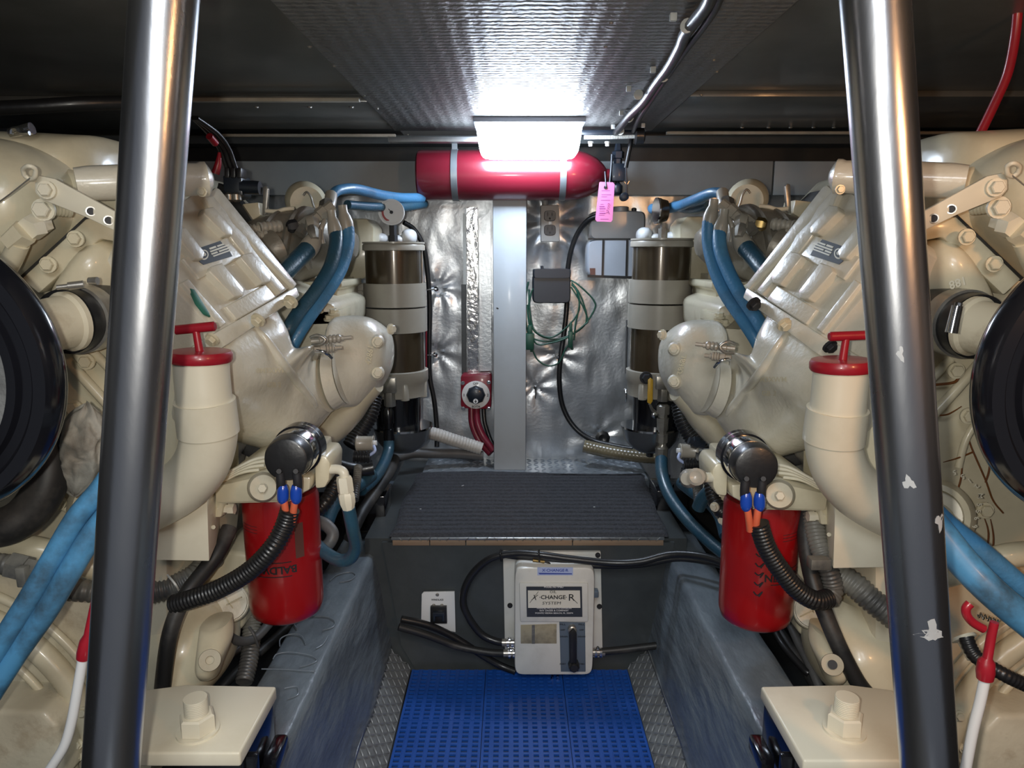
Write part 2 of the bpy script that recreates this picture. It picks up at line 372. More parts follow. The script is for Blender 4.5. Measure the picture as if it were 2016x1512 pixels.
struct('wall_rear', foil_sheet(), 'foil', 'rear bulkhead covered with crinkled silver foil insulation')
struct('wall_left', box((XL - 0.02, 0.9, 0.6), (0.04, 2.6, 1.5)), 'bilge', 'dark hull side beyond the left engine')
struct('wall_right', box((XR + 0.02, 0.9, 0.6), (0.04, 2.6, 1.5)), 'bilge', 'dark hull side beyond the right engine')
struct('wall_rear_backing', box((0.03, 2.12, 0.6), (2.7, 0.05, 1.5)), 'dark', 'dark bulkhead behind the foil')
struct('ceiling', join(box((-0.81, 1.2, ZC + 0.03), (1.02, 1.9, 0.03)), box((0.87, 1.2, ZC + 0.03), (1.02, 1.9, 0.03))), 'ceiling', 'dark grey painted deckhead panels')
struct('ceiling_panel', box((0.028, 1.08, ZC + 0.015), (0.66, 1.66, 0.03)), 'ceilfoil', 'quilted grey foil panel over the walkway', bevel=0.004)
struct('floor', box((0.02, 1.1, -0.035), (0.6, 0.9, 0.04)), 'bilge', 'dark floor of the well')
struct('floor_bilge', box((0.02, 1.1, -0.09), (2.64, 2.2, 0.04)), 'dark', 'dark bilge under the engines')
# grey beam along the top of the bulkhead, two boards with an open joint
t0, t1 = P(1008, 317, 2.0).z, P(1008, 384, 2.0).z
xs = P(1523, 350, 2.0).x
beam = struct('trim_1', box(((XL + xs) / 2 - 0.001, 2.012, (t0 + t1) / 2), (xs - XL - 0.003, 0.02, t0 - t1)), 'beam', 'grey painted beam above the foil', bevel=0.0015)
struct('board', box(((XR + xs) / 2 + 0.001, 2.013, (t0 + t1) / 2), (XR - xs - 0.003, 0.02, t0 - t1)), 'beam', None, beam, bevel=0.0015)
struct('trim_2', box((0, 2.07, t0 + 0.045), (2.6, 0.01, 0.10)), 'dark', 'dark strip coloured as the shaded gap above the grey beam')  # near-black strip: shade of the recess above the beam put into colour
def strip(n, xa, xb, py, Y, m='strip', hz=0.007, dy=0.014):
    a = P(xa, py, Y); b = P(xb, py, Y)
    return struct(n, box(((a.x + b.x) / 2, Y, a.z), (b.x - a.x, dy, hz)), m, None, bevel=0.001)
setp(strip('trim_3', 100, 708, 197, 1.54), 'pale wood strip across the left deckhead, nearer one')
setp(strip('trim_4', 410, 779, 267, 1.93), 'pale wood strip across the left deckhead, by the beam')
setp(strip('trim_5', 1312, 2050, 262, 1.90), 'pale wood strip across the right deckhead')
for k, (xa, xb, pa, Ya, Yb) in enumerate([(-1.28, -0.30, 0, 1.57, 1.90), (0.36, 1.34, 0, 1.52, 1.88)]):
    struct('trim_%d' % (6 + k), box(((xa + xb) / 2, (Ya + Yb) / 2, ZC + 0.009), (xb - xa, Yb - Ya, 0.012)), 'ceiling', 'lower deckhead board on the %s' % ('left' if k == 0 else 'right'), bevel=0.001)
sc = struct('trim_8', box((0.03, 2.0, ZC - 0.012), (2.6, 0.06, 0.02)), 'riser', 'dark batten between deckhead and beam')
for px in (505, 610, 692, 1512, 1460, 1555, 1600, 1640):
    p = P(px, 214 if px < 1000 else 270, 1.62 if px < 1000 else 1.87); p.z = ZC + 0.002
    bolt(p, (0, 0, -1), 0.004, sc, 'fitting', 'screw', 0.3)
# pins along the ceiling panel edges
for (x, y) in [(610, 92), (658, 130), (717, 188), (743, 214), (803, 265), (1405, 118), (1411, 141), (1203, 45), (1192, 92), (1380, 187)]:
    p = PZ(ZC, False).hit(x, y); bolt(p, (0, 0, -1), 0.0025, sc, 'fitting', 'screw', 0.5)

# ------------------------------------------------------------------ step over the riser
fl = struct('floor_step', box((0.03, 1.755, 0.135), (0.70, 0.59, 0.33)), 'riser', 'raised step in front of the bulkhead')
struct('riser', prism([(752, 1068), (1328, 1068), (1318, 1130), (1280, 1300), (1253, 1352), (822, 1325), (790, 1270), (765, 1130)], 1.45, 0.03), 'riser', None, fl)
def lozenges(o, du, dv, nu, nv, pu, pv, l, wd, h, nrm):
    V = []; F = []; o = Vector(o); du = Vector(du).normalized(); dv = Vector(dv).normalized(); n = Vector(nrm).normalized()
    for i in range(nu):
        for j in range(nv):
            c = o + du * (i + 0.5) * pu + dv * (j + 0.5) * pv
            a = (du + dv).normalized() if (i + j) % 2 else (du - dv).normalized(); b = n.cross(a); k = len(V)
            for p, q, z in ((-1, 0, 0), (0, -1, 0), (1, 0, 0), (0, 1, 0)): V.append(c + a * l * p + b * wd * q)
            V.append(c + n * h + a * l * 0.5); V.append(c + n * h - a * l * 0.5)
            F += [(k, k + 1, k + 5), (k + 1, k + 2, k + 4), (k + 1, k + 4, k + 5), (k + 2, k + 3, k + 4), (k + 3, k, k + 5), (k + 3, k + 5, k + 4)]
    return V, F
tp = struct('tread_plate', box((0.06, 1.955, 0.304), (0.62, 0.20, 0.008)), 'plate_grey', None, fl, bevel=0.001)
mk('raised_tread', lozenges((-0.24, 1.862, 0.308), (1, 0, 0), (0, 1, 0), 30, 9, 0.02, 0.02, 0.011, 0.003, 0.0016, (0, 0, 1)), 'plate_grey', tp, kind='stuff')
struct('metal_nosing', box((0.034, 1.452, 0.3055), (0.588, 0.018, 0.006)), 'alu', None, fl, bevel=0.0015)
mk('nosing_tread', lozenges((-0.25, 1.4425, 0.3035), (1, 0, 0), (0, 0, 1), 28, 1, 0.0205, 0.004, 0.007, 0.0015, 0.0015, (0, -1, 0)), 'alu', fl, kind='stuff')
for xa, xb in ((-0.258, -0.178), (-0.177, -0.1), (-0.099, 0.13), (0.131, 0.327)):
    struct('wood_edge', box(((xa + xb) / 2, 1.456, 0.2955), (xb - xa - 0.001, 0.02, 0.0125)), 'wood', None, fl, bevel=0.0006)
# ribbed carpet mat on the step
def ribmat():
    nx, ny = 60, 300; V = []; F = []
    for j in range(ny + 1):
        for i in range(nx + 1):
            u = i / nx; v = j / ny; Y = 1.447 + v * (1.885 - 1.447)
            xa = -0.266 + 0.004 * math.sin(v * 9); xb = 0.336 + 0.028 * v + 0.003 * math.sin(v * 13)
            x = xa + (xb - xa) * u
            ph = v * 17 + 0.10 * noise.noise(Vector((x * 12, 0.5, 1))) + 0.06 * noise.noise(Vector((x * 60, v * 17, 1)))
            fr = ph % 1.0; z = 0.3095 + (0.0075 * min(1.0, max(0.0, (min(fr, 1 - fr) - 0.10) / 0.10)) ** 0.6) + 0.0012 * noise.noise(Vector((x * 150, Y * 150, 0)))
            if j == 0 or i in (0, nx) or j == ny: z = 0.309
            if j > ny - 12: Y += 0.012 * math.sin(x * 9 + 2.6) * (1 if j < ny + 1 else 0)
            V.append((x, Y, z))
    for j in range(ny):
        for i in range(nx): a = j * (nx + 1) + i; F.append((a, a + 1, a + nx + 2, a + nx + 1))
    return V, F
o = mk('step_mat', ribmat(), 'carpet', ang=180)
top(o, 'charcoal ribbed carpet mat lying on the raised step', 'mat')
for k, (x, y, rz) in enumerate([(911, 956, 0.9), (828, 1002, 0.1), (1170, 998, 0.3)]):
    p = PZ(0.3185).hit(x, y); o = mk('paper_scrap', box(p, (0.0075 if k == 0 else 0.004, 0.002, 0.0008), rz), 'white')
    top(o, ['largest white scrap near the rear of the charcoal carpet mat', 'small pale scrap on the left side of the charcoal carpet mat', 'tiny pale scrap on the right half of the charcoal carpet mat'][k], 'scrap')

# ------------------------------------------------------------------ engine bearers (stringers)
def stringer(s, xo, xi, xb):
    prof = [(xo, -0.06), (xo, 0.255), (xo + s * 0.006, 0.263), (xi - s * 0.008, 0.263), (xi - s * 0.001, 0.259), (xi + s * 0.002, 0.25), (xi + s * (abs(xi - xb) * 0.5), 0.15), (xb, 0.04), (xb - s * 0.03, 0.0), (xb - s * 0.03, -0.06)]
    P2 = []
    for a, b in zip(prof, prof[1:]):
        L = math.hypot(b[0] - a[0], b[1] - a[1]); k = max(1, int(L / 0.012))
        P2 += [(a[0] + (b[0] - a[0]) * t / k, a[1] + (b[1] - a[1]) * t / k) for t in range(k)]
    P2.append(prof[-1]); V = []; F = []; ny = 120; n = len(P2)
    for j in range(ny + 1):
        Y = 0.35 + 1.62 * j / ny
        for (x, z) in P2:
            e = 0.0045 * noise.noise(Vector((x * 14, Y * 7, z * 14))) + 0.002 * noise.noise(Vector((x * 50, Y * 25, z * 50)))
            V.append((x + e * (0.8 if z < 0.25 else 0.3), Y, z + (e * 0.4 if z > 0.25 else 0)))
    for j in range(ny):
        for i in range(n - 1): F.append((j * n + i, j * n + i + 1, (j + 1) * n + i + 1, (j + 1) * n + i))
    return V, F
sl = mk('engine_bearer', stringer(1, -0.392, -0.302, -0.268), 'grey_rough', ang=60)
top(sl, 'grey painted engine bearer left of the blue mat, with curved beads on top', 'bearer'); sl['kind'] = 'structure'
sr = mk('engine_bearer', stringer(-1, 0.432, 0.339, 0.300), 'grey_rough', ang=60)
top(sr, 'grey painted engine bearer right of the blue mat, with a plain top', 'bearer'); sr['kind'] = 'structure'
pt = PZ(0.265)
def bead(pts, r=0.0011): return tube([(*pt.hit(x, y), r) for x, y in pts], 6, 8)
for b in ([(650, 1143), (664, 1132), (690, 1126), (700, 1132), (690, 1142), (668, 1147)],
          [(585, 1238), (580, 1226), (600, 1215), (640, 1214), (658, 1222), (656, 1234), (635, 1241)],
          [(551, 1272), (552, 1258), (570, 1249), (592, 1251), (602, 1268)], [(646, 1252), (636, 1268), (622, 1277)],
          [(538, 1297), (545, 1288), (570, 1284), (610, 1290), (624, 1300), (610, 1308), (590, 1313)], [(515, 1317), (560, 1318), (620, 1322)],
          [(560, 1355), (585, 1352), (586, 1368), (566, 1376)]):
    mk('bead', bead(b), 'grey', sl)
# inclined tread plates down to the well floor
for s, xa, xb, nm in ((1, -0.272, -0.226, 'left'), (-1, 0.303, 0.258, 'right')):
    poly = [(xa, 0.88, 0.046), (xa, 1.45, 0.044), (xb, 1.45, -0.004), (xb, 0.88, -0.004)]
    n = Vector((s * 0.72, 0, 0.69))
    q = struct('floor_side_plate', extr(poly, -n * 0.004), 'plate', 'inclined diamond tread plate along the %s side of the well' % nm, bevel=0)
    dv = Vector((xa - xb, 0, 0.048)).normalized()
    mk('raised_tread', lozenges((xb, 0.89, 0.0), (0, 1, 0), dv, 38, 5, 0.0148, 0.0128, 0.0085, 0.0016, 0.0016, n), 'plate', q, kind='stuff')
    struct('sealant_edge', tube([(xa, 0.88, 0.047, 0.004), (xa - s * 0.002, 1.1, 0.048, 0.0045), (xa, 1.3, 0.047, 0.004), (xa, 1.45, 0.045, 0.004)], 6, 8), 'alu', None, q)
# blue open-grid mat
bm_ = thing('grid_mat', 'blue vinyl open-grid floor mat in the well below the step', 'mat', (0.018, 1.15, -0.01))
def tile(x0, x1, y0, y1):
    ms = []; px_ = 0.0192; py_ = 0.0135
    nx = max(1, round((x1 - x0) / px_)); ny = max(1, round((y1 - y0) / py_)); ax = (x1 - x0) / nx; ay = (y1 - y0) / ny
    for i in range(nx + 1):
        wd = 0.0088 if 0 < i < nx else 0.005; xx = x0 + ax * i + (0 if 0 < i < nx else (0.0025 if i == 0 else -0.0025))
        ms.append(box((xx, (y0 + y1) / 2, 0.0), (wd, y1 - y0, 0.004)))
        if 0 < i < nx:
            for d in (-0.0028, 0.0028): ms.append(box((xx + d, (y0 + y1) / 2, 0.0025), (0.0012, y1 - y0 - 0.002, 0.0016)))
    for j in range(ny + 1):
        wd = 0.0062 if 0 < j < ny else 0.004; yy = y0 + ay * j + (0 if 0 < j < ny else (0.002 if j == 0 else -0.002))
        ms.append(box(((x0 + x1) / 2, yy, -0.0006), (x1 - x0, wd, 0.004)))
    return join(*ms)
xsn = [-0.222, -0.058, 0.110, 0.256]; ysn = [0.90, 1.075, 1.262, 1.437]
for i in range(3):
    for j in range(3):
        mk('mat_tile', tile(xsn[i] + 0.0006, xsn[i + 1] - 0.0006, ysn[j] + 0.0006, ysn[j + 1] - 0.0006), 'mat_blue', bm_, smooth=False)

# ------------------------------------------------------------------ ceiling lamp
lp = thing('ceiling_lamp', 'lit oblong white bulkhead lamp on the grey foil ceiling panel', 'lamp', P(1042, 245, 1.78))
a = P(937, 248, 1.72); b = P(1147, 304, 1.72); cx = (a.x + b.x) / 2; hw = (b.x - a.x) / 2; zt = ZC - 0.012; zb = b.z; cy = 1.775
mk('base', box((cx, cy, ZC - 0.006), (2 * hw + 0.012, 0.125, 0.012)), 'lamp_base', lp, bevel=0.003)
def lens(z, f, g): return (Vector((cx, cy, z)), Vector((hw * f, 0, 0)), Vector((0, 0.055 * g, 0)), 7)
mk('diffuser', loft([lens(zt, 1.0, 1.0), lens(zt - 0.012, 1.0, 1.0), lens(zb + 0.02, 0.955, 0.93), lens(zb + 0.006, 0.91, 0.86), lens(zb, 0.80, 0.72), lens(zb, 0.3, 0.3)], 40, 3), 'lampglow', lp)
# rail / bracket across the panel end
o = mk('mounting_rail', box((-0.075, 1.845, P(1008, 276, 1.845).z), (0.46, 0.03, 0.012)), 'alu', bevel=0.001)
top(o, 'flat aluminium bar behind the lit lamp, under the end of the foil panel', 'bar')
for x in (1152, 1182, 1240):
    pass
mk('threaded_rod', ribbed([(*P(1150, 270, 1.84), 0.005), (*P(1205, 270, 1.84), 0.005), (*P(1255, 268, 1.84), 0.005)], 0.003, 0.2, 10), 'zip', o)
mk('rod_cap', lathe(P(1250, 268, 1.83), (1, 0, 0), [(0, 0.008), (0.002, 0.02), (0.02, 0.02), (0.024, 0.012)]), 'black', o)
mk('bar_clamp', box(P(1195, 262, 1.845), (0.15, 0.02, 0.012)), 'charger', o, bevel=0.002)
for x in (1163, 1196): bolt(P(x, 281, 1.83), (0, 0, -1), 0.005, o, 'zip', 'screw', 1.2)

# ------------------------------------------------------------------ fire suppression cylinder
fz = P(1008, 345, 1.92).z; xl = P(823, 345, 1.92).x; xr = P(1193, 350, 1.92).x; fr = 0.0635
fb = thing('fire_cylinder', 'red fire suppression cylinder strapped across the top of the foil bulkhead', 'cylinder', (xl, 1.92, fz))
L = xr - xl
mk('body', lathe((xl, 1.92, fz), (1, 0, 0), [(0, 0), (0, fr * 0.9), (0.004, fr * 0.98), (0.012, fr), (L * 0.80, fr), (L * 0.85, fr * 0.97), (L * 0.90, fr * 0.86), (L * 0.95, fr * 0.66), (L * 0.985, fr * 0.42), (L, fr * 0.26), (L + 0.012, fr * 0.24), (L + 0.012, 0)], 48), 'red_tank', fb)
for px in (897, 1106):
    x = P(px, 345, 1.92).x
    mk('strap', lathe((x - 0.008, 1.92, fz), (1, 0, 0), [(0, fr + 0.0005), (0, fr + 0.002), (0.016, fr + 0.002), (0.016, fr + 0.0005)], 48), 'strap', fb)
    mk('strap_tab', box((x, 1.90, fz + fr + 0.012), (0.014, 0.003, 0.03)), 'strap', fb)
v = mk('valve', join(box((xr + 0.03, 1.92, fz + 0.006), (0.034, 0.034, 0.044)), lathe((xr + 0.005, 1.92, fz), (1, 0, 0), [(0, 0.014), (0.02, 0.014)]),
     lathe((xr + 0.03, 1.92, fz - 0.05), (0, 0, 1), [(0, 0.008), (0.006, 0.014), (0.024, 0.014), (0.03, 0.006), (0.05, 0.006)])), 'charger', fb, bevel=0.002)
mk('valve_nut', lathe((xr + 0.03, 1.92, fz + 0.028), (0, 0, 1), [(0, 0.011), (0.012, 0.011), (0.014, 0.016), (0.03, 0.016), (0.034, 0.01), (0.05, 0.008)], 6), 'charger', v)
mk('release_lever', tube([(xr + 0.012, 1.905, fz + 0.05, 0.003), (xr + 0.01, 1.903, fz + 0.01, 0.003), (xr + 0.006, 1.9, fz - 0.04, 0.003)], 5, 8), 'charger', v)
mk('safety_pin', tube([(xr + 0.045, 1.90, fz - 0.018, 0.0012), (xr + 0.052, 1.9, fz - 0.025, 0.0012), (xr + 0.058, 1.9, fz - 0.016, 0.0012)], 5, 6), 'chrome', v)
mk('gauge_knob', lathe((xr + 0.046, 1.915, fz - 0.056), (0, -1, 0), [(0, 0.011), (0.02, 0.011), (0.022, 0.007)], 14), 'charger', v)
mk('tail_wire', tube([(xr + 0.048, 1.9, fz + 0.03, 0.0022), (xr + 0.05, 1.9, fz - 0.01, 0.0022), (xr + 0.052, 1.9, fz - 0.05, 0.002)], 5, 6), 'charger', v)
# pink inspection tag
tg = [(1180, 359), (1182, 358), (1207, 359), (1210, 363), (1206, 433), (1203, 437), (1175, 436), (1172, 432)]
pl = PY(1.865); o = mk('inspection_tag', slab(tg, pl, 0, 0.001), 'pink', smooth=False); top(o, 'pink inspection card hanging from the red cylinder valve', 'tag')
mk('tag_loop', tube([(*P(1193, 368, 1.863), 0.0022), (*P(1192, 352, 1.868), 0.002), (*P(1191, 338, 1.875), 0.002)], 5, 8), 'charger', o)
mk('punched_hole', lathe(P(1192, 369, 1.864), (0, -1, 0), [(0, 0.0045), (0.0006, 0.0045)], 14), 'charger', o)
rows = [(1184, 1201, 375), (1184, 1203, 383), (1184, 1195, 387), (1183, 1201, 394), (1182, 1188, 402), (1180, 1190, 406), (1180, 1192, 410), (1180, 1190, 415), (1180, 1192, 419), (1179, 1190, 423), (1182, 1198, 431)]
for k, (xa, xb, y) in enumerate(rows): mk('print', slab([(xa, y), (xb, y), (xb, y + (1.6 if k in (5, 6, 8) else 0.7)), (xa, y + (1.6 if k in (5, 6, 8) else 0.7))], pl, 0.0004, 0.0003), 'pinkink', o, smooth=False)
mk('handwriting', join(*[tube([(*P(x + 1.5 * math.sin(i), 402 + i * 4.2, 1.8642), 0.0004), (*P(x + 3, 400 + i * 4.2, 1.8642), 0.0004), (*P(x + 5, 405 + i * 4.2, 1.8642), 0.0004)], 3, 5) for i, x in enumerate([1196, 1195, 1194, 1193, 1194])]), 'pinkink', o)

# ------------------------------------------------------------------ post, outlet, jug, charger, switch
pw = [(970, 388), (1037, 388), (1033, 914), (968, 913)]
za = 0.308; xa = P(971, 600, 1.93).x; xb = P(1036, 600, 1.93).x; zt_ = P(1008, 388, 1.93).z
o = mk('post', box(((xa + xb) / 2, 1.965, (za + zt_) / 2), (xb - xa, 0.07, zt_ - za)), 'post', bevel=0.003); top(o, 'square white painted post between step and red cylinder', 'post')
mk('post_cap', box(((xa + xb) / 2 + 0.012, 1.96, zt_ + 0.002), (xb - xa + 0.03, 0.085, 0.005)), 'strap', o, bevel=0.001)
mk('post_scuff', slab([(978, 605), (982, 607), (981, 609), (977, 607)], PY(1.9296), 0.0002, 0.0004), 'ink', o, smooth=False)
pl = PY(2.005); o = mk('wall_outlet', slab([(1064, 404), (1101, 403), (1102, 476), (1065, 476)], pl, 0, 0.05), 'outlet', bevel=0.003)
top(o, 'grey double wall outlet on the foil right of the post', 'outlet')
for y in (425, 453):
    c = P(1082.5, y, 2.0045); e = mk('socket', loft([(c, Vector((0.0165, 0, 0)), Vector((0, 0, 0.0145)), 3.4), (c + Vector((0, -0.003, 0)), Vector((0.0155, 0, 0)), Vector((0, 0, 0.0135)), 3.4)], 24, 1), 'outlet_in', o)
    for dx, dz, hh in ((-0.006, 0.004, 0.009), (0.006, 0.004, 0.007)): mk('slot', box(c + Vector((dx, -0.0032, dz)), (0.0018, 0.001, hh)), 'ink', e, smooth=False)
    mk('ground_hole', lathe(c + Vector((0, -0.0030, -0.007)), (0, -1, 0), [(0, 0.0028), (0.0007, 0.0028)], 12), 'ink', e)
bolt(P(1083, 439, 2.004), (0, -1, 0), 0.003, o, 'strap', 'screw', 0.4)
mk('conduit', lathe(P(1073, 404, 2.03), (0, 0, 1), [(0, 0.009), (0.05, 0.009)], 14), 'outlet', o)
# milky reservoir
jg = thing('coolant_jug', 'milky plastic reservoir with grey shoulder on the foil, under the pink card', 'reservoir', P(1213, 545, 2.02))
def rbox(x0, y0, x1, y1, Y, t, e=6):
    a = P(x0, y0, Y); b = P(x1, y1, Y); c = (a + b) / 2; u = Vector(((b.x - a.x) / 2, 0, 0)); v = Vector((0, 0, (a.z - b.z) / 2))
    return loft([(c + Vector((0, t, 0)), u, v, e), (c + Vector((0, 0.006, 0)), u, v, e), (c, u * 0.94, v * 0.94, e), (c, u * 0.4, v * 0.4, e)], 40, 1)
mk('lower_tank', rbox(1157, 470, 1262, 546, 1.965, 0.07), 'jug', jg)
mk('upper_tank', rbox(1162, 415, 1270, 472, 1.968, 0.07, 7), 'jug_grey', jg)
mk('filler_cap', lathe(P(1222, 417, 2.0), (0, 0, 1), [(0, 0.022), (0.012, 0.022), (0.014, 0.018)], 24), 'jug_grey', jg)
mk('spigot', lathe(P(1248, 418, 2.0), (0, 0, 1), [(0, 0.007), (0.01, 0.007), (0.012, 0.004)], 12), 'black', jg)
for x in (1186, 1233): mk('strap', slab([(x, 472), (x + 4, 472), (x + 2, 546), (x - 2, 546)], PY(1.963), 0, 0.003), 'black', jg)
mk('band', slab([(1158, 469), (1262, 469), (1262, 472), (1158, 472)], PY(1.963), 0, 0.003), 'black', jg)
mk('base_rail', slab([(1157, 541), (1250, 544), (1250, 549), (1157, 546)], PY(1.962), 0, 0.01), 'black', jg)
mk('fluid_stain', slab([(1161, 528), (1172, 528), (1172, 541), (1162, 541)], PY(1.964), 0, 0.002), 'stain', jg)
# charger with its two leads
ch = thing('battery_charger', 'black battery charger box on the foil, right of the post', 'charger', P(1086, 597, 1.98))
mk('case', rbox(1049, 541, 1123, 597, 1.955, 0.07, 9), 'charger', ch)
mk('lid', rbox(1050, 529, 1124, 548, 1.950, 0.07, 8), 'charger', ch)
mk('knob', lathe(P(1067, 531, 1.97), (0, 0, 1), [(0, 0.004), (0.01, 0.004), (0.011, 0.002)], 12), 'charger', ch)
def cable(name, pts, r, m, label=None, cat=None, parent=None, group=None, k=8, n=10, rib=None):
    q = [(*P(p[0], p[1], p[2]), (p[3] if len(p) > 3 else r)) for p in pts]
    o = mk(name, ribbed(q, *rib) if rib else tube(q, k, n), m, parent, ang=60)
    if label: top(o, label, cat, group)
    return o
gc = cable('green_cord', [(1040, 555, 1.97), (1034, 590, 1.96), (1036, 640, 1.95), (1046, 664, 1.95), (1075, 672, 1.95), (1110, 666, 1.95), (1145, 645, 1.95), (1170, 610, 1.95), (1168, 590, 1.95), (1140, 562, 1.95), (1124, 552, 1.96)], 0.0022, 'green', 'coiled green cord hanging around the black charger box', 'cord')
for pts in ([(1125, 556, 1.955), (1142, 580, 1.95), (1155, 625, 1.95), (1140, 650, 1.95), (1095, 668, 1.95), (1055, 655, 1.95), (1040, 620, 1.95), (1045, 580, 1.96), (1052, 565, 1.96)],
            [(1125, 560, 1.955), (1136, 575, 1.95), (1140, 610, 1.95), (1120, 640, 1.95), (1085, 664, 1.945), (1052, 650, 1.95), (1043, 610, 1.95), (1041, 570, 1.96)],
            [(1127, 558, 1.955), (1141, 590, 1.94), (1133, 640, 1.94), (1130, 670, 1.94)], [(1038, 600, 1.95), (1042, 640, 1.94), (1055, 676, 1.945), (1085, 675, 1.945), (1118, 664, 1.945), (1150, 640, 1.945), (1157, 630, 1.95), (1146, 600, 1.95), (1124, 565, 1.955)],
            [(1048, 688, 1.95), (1058, 708, 1.95), (1078, 720, 1.95), (1100, 714, 1.95), (1112, 690, 1.95), (1122, 675, 1.95)]):
    cable('cord_loop', pts, 0.0021, 'green', parent=gc)
for k, (x, y) in enumerate([(1043, 672), (1123, 668)]):
    c = P(x, y, 1.94)
    mk('clamp_jaw', join(box(c, (0.022 if k == 0 else 0.012, 0.02, 0.045)), box(c + Vector((0, -0.002, 0.03)), (0.012 if k == 0 else 0.007, 0.015, 0.03)), box(c + Vector((0.004, -0.002, -0.024)), (0.006, 0.008, 0.01))), 'green', gc, bevel=0.002)
cable('black_hose', [(1185, 424, 1.96), (1160, 432, 1.97), (1138, 458, 1.99), (1124, 495, 2.0), (1117, 540, 2.01), (1116, 600, 2.02), (1111, 650, 2.01), (1104, 700, 2.0), (1101, 750, 2.0), (1108, 800, 2.0), (1130, 840, 1.99), (1165, 866, 1.97), (1210, 878, 1.94), (1245, 884, 1.92)], 0.0072, 'black', 'black hose curving down the foil from the milky reservoir', 'hose')
cable('black_hose', [(795, 438, 1.95), (815, 452, 1.97), (833, 484, 1.98), (841, 530, 1.99), (846, 600, 2.0), (845, 680, 2.0), (846, 740, 2.0), (855, 790, 2.0), (860, 845, 2.0), (860, 880, 1.98)], 0.0068, 'black', 'black hose running down the foil beside the left fuel separator', 'hose')
for k, (x, y) in enumerate([(857, 569), (855, 698)]):
    o = mk('hose_clip', join(sweep([(*P(x - 18, y + 2, 1.985), 0.002), (*P(x - 2, y, 1.985), 0.002), (*P(x + 4, y, 2.03), 0.002)], 8), lathe(P(x + 2, y, 2.03), (0, -1, 0), [(0, 0.007), (0.004, 0.007), (0.008, 0.003)], 12)), 'chrome')
    top(o, ['upper steel clip holding the black hose beside the left fuel separator', 'lower steel clip holding the black hose beside the left fuel separator'][k], 'clip')
for k, (x, y) in enumerate([(1054, 762), (1099, 702), (1232, 768)]):
    o = mk('wall_pin', join(lathe(P(x, y, 2.045), (0, -1, 0), [(0, 0.006), (0.012, 0.006), (0.016, 0.003)], 14), tube([(*P(x, y, 2.03), 0.0022), (*P(x + 1, y + 12, 2.02), 0.0022), (*P(x, y + 22, 2.03), 0.002)], 4, 8)), 'chrome')
    top(o, ['steel pin with hanging tail on the foil right of the post', 'small steel pin where the cord loop ends on the foil', 'steel pin on the foil beside the right fuel separator'][k], 'pin')
o = mk('foil_tear', lathe(P(1186, 862, 2.03), (0, -1, 0.1), [(0, 0.02), (0.006, 0.022), (0.009, 0.012), (0.006, 0.004)], 9), 'black'); top(o, 'dark rubber grommet low on the foil above the yellowed hose', 'grommet')
# tape strips
o = struct('wall_tape', slab([(918, 408), (940, 408), (942, 732), (921, 732)], PY(2.035), 0, 0.002), 'tape', 'shiny foil tape over a vertical seam left of the post')
struct('seam_batten', slab([(908, 560), (918, 560), (918, 738), (909, 738)], PY(2.036), 0, 0.004), 'riser', None, o)
struct('seam_batten', slab([(911, 420), (917, 420), (920, 560), (912, 560)], PY(2.038), 0, 0.004), 'strap', None, o)
struct('tape_fold', slab([(942, 430), (966, 418), (968, 730), (945, 730)], PY(2.030), 0, 0.002), 'foil', None, o)
# battery switch
bs = thing('battery_switch', 'square crimson battery switch with white dial left of the post', 'switch', P(937, 770, 2.02))
mk('housing', slab([(910, 738), (964, 736), (968, 740), (967, 802), (963, 806), (911, 804), (907, 800), (907, 742)], PY(1.99), 0, 0.05), 'red_switch', bs, bevel=0.004)
c = P(937, 777, 1.989)
d = mk('dial', lathe(c, (0, -1, 0), [(0, 0.040), (0.004, 0.040), (0.005, 0.038)], 40), 'white', bs)
kn = mk('selector_knob', lathe(c + Vector((0, -0.004, 0)), (0, -1, 0), [(0, 0.028), (0.003, 0.027), (0.012, 0.024), (0.014, 0.021)], 8), 'charger', bs)
mk('pointer_ring', lathe(c + Vector((0, -0.019, -0.015)), (0, -1, 0), [(0, 0.007), (0.0006, 0.007)], 20), 'white', kn)
mk('pointer_arrow', extr([c + Vector((x, -0.0197, z - 0.015)) for x, z in ((-0.001, 0.0045), (0.001, 0.0045), (0.001, 0), (0.004, 0), (0, -0.0055), (-0.004, 0), (-0.001, 0))], (0, 0.0003, 0)), 'ink', kn, smooth=False)
for s_, dx, dz, hh in (('OFF', 0, 0.0335, 0.0065), ('BOTH', 0, -0.0335, 0.0065), ('1', -0.0335, 0, 0.008), ('2', 0.0335, 0, 0.008)): text('lettering', s_, c + Vector((dx, -0.0055, dz)), (1, 0, 0), (0, 0, 1), hh, 'ink', d, bold=0.02)
for dx, dz in ((-0.037, 0.034), (0.037, 0.036), (-0.037, -0.04), (0.037, -0.04)): bolt(c + Vector((dx, 0.0, dz)), (0, -1, 0), 0.0042, bs, 'chrome', 'screw', 0.5)
for k, pts in enumerate([[(928, 800, 2.0), (930, 835, 1.99), (944, 868, 1.98), (966, 893, 1.96)], [(938, 800, 2.0), (940, 832, 1.98), (952, 860, 1.97), (972, 888, 1.95)], [(952, 800, 2.01), (954, 830, 2.0), (964, 862, 1.99), (973, 880, 1.98)]]):
    cable('battery_cable', pts, 0.0098 if k < 2 else 0.006, 'red_cable' if k < 2 else 'black', ['outer dark red cable dropping from the crimson battery switch', 'inner dark red cable dropping from the crimson battery switch', 'black cable dropping from the crimson battery switch beside the post'][k], 'cable')
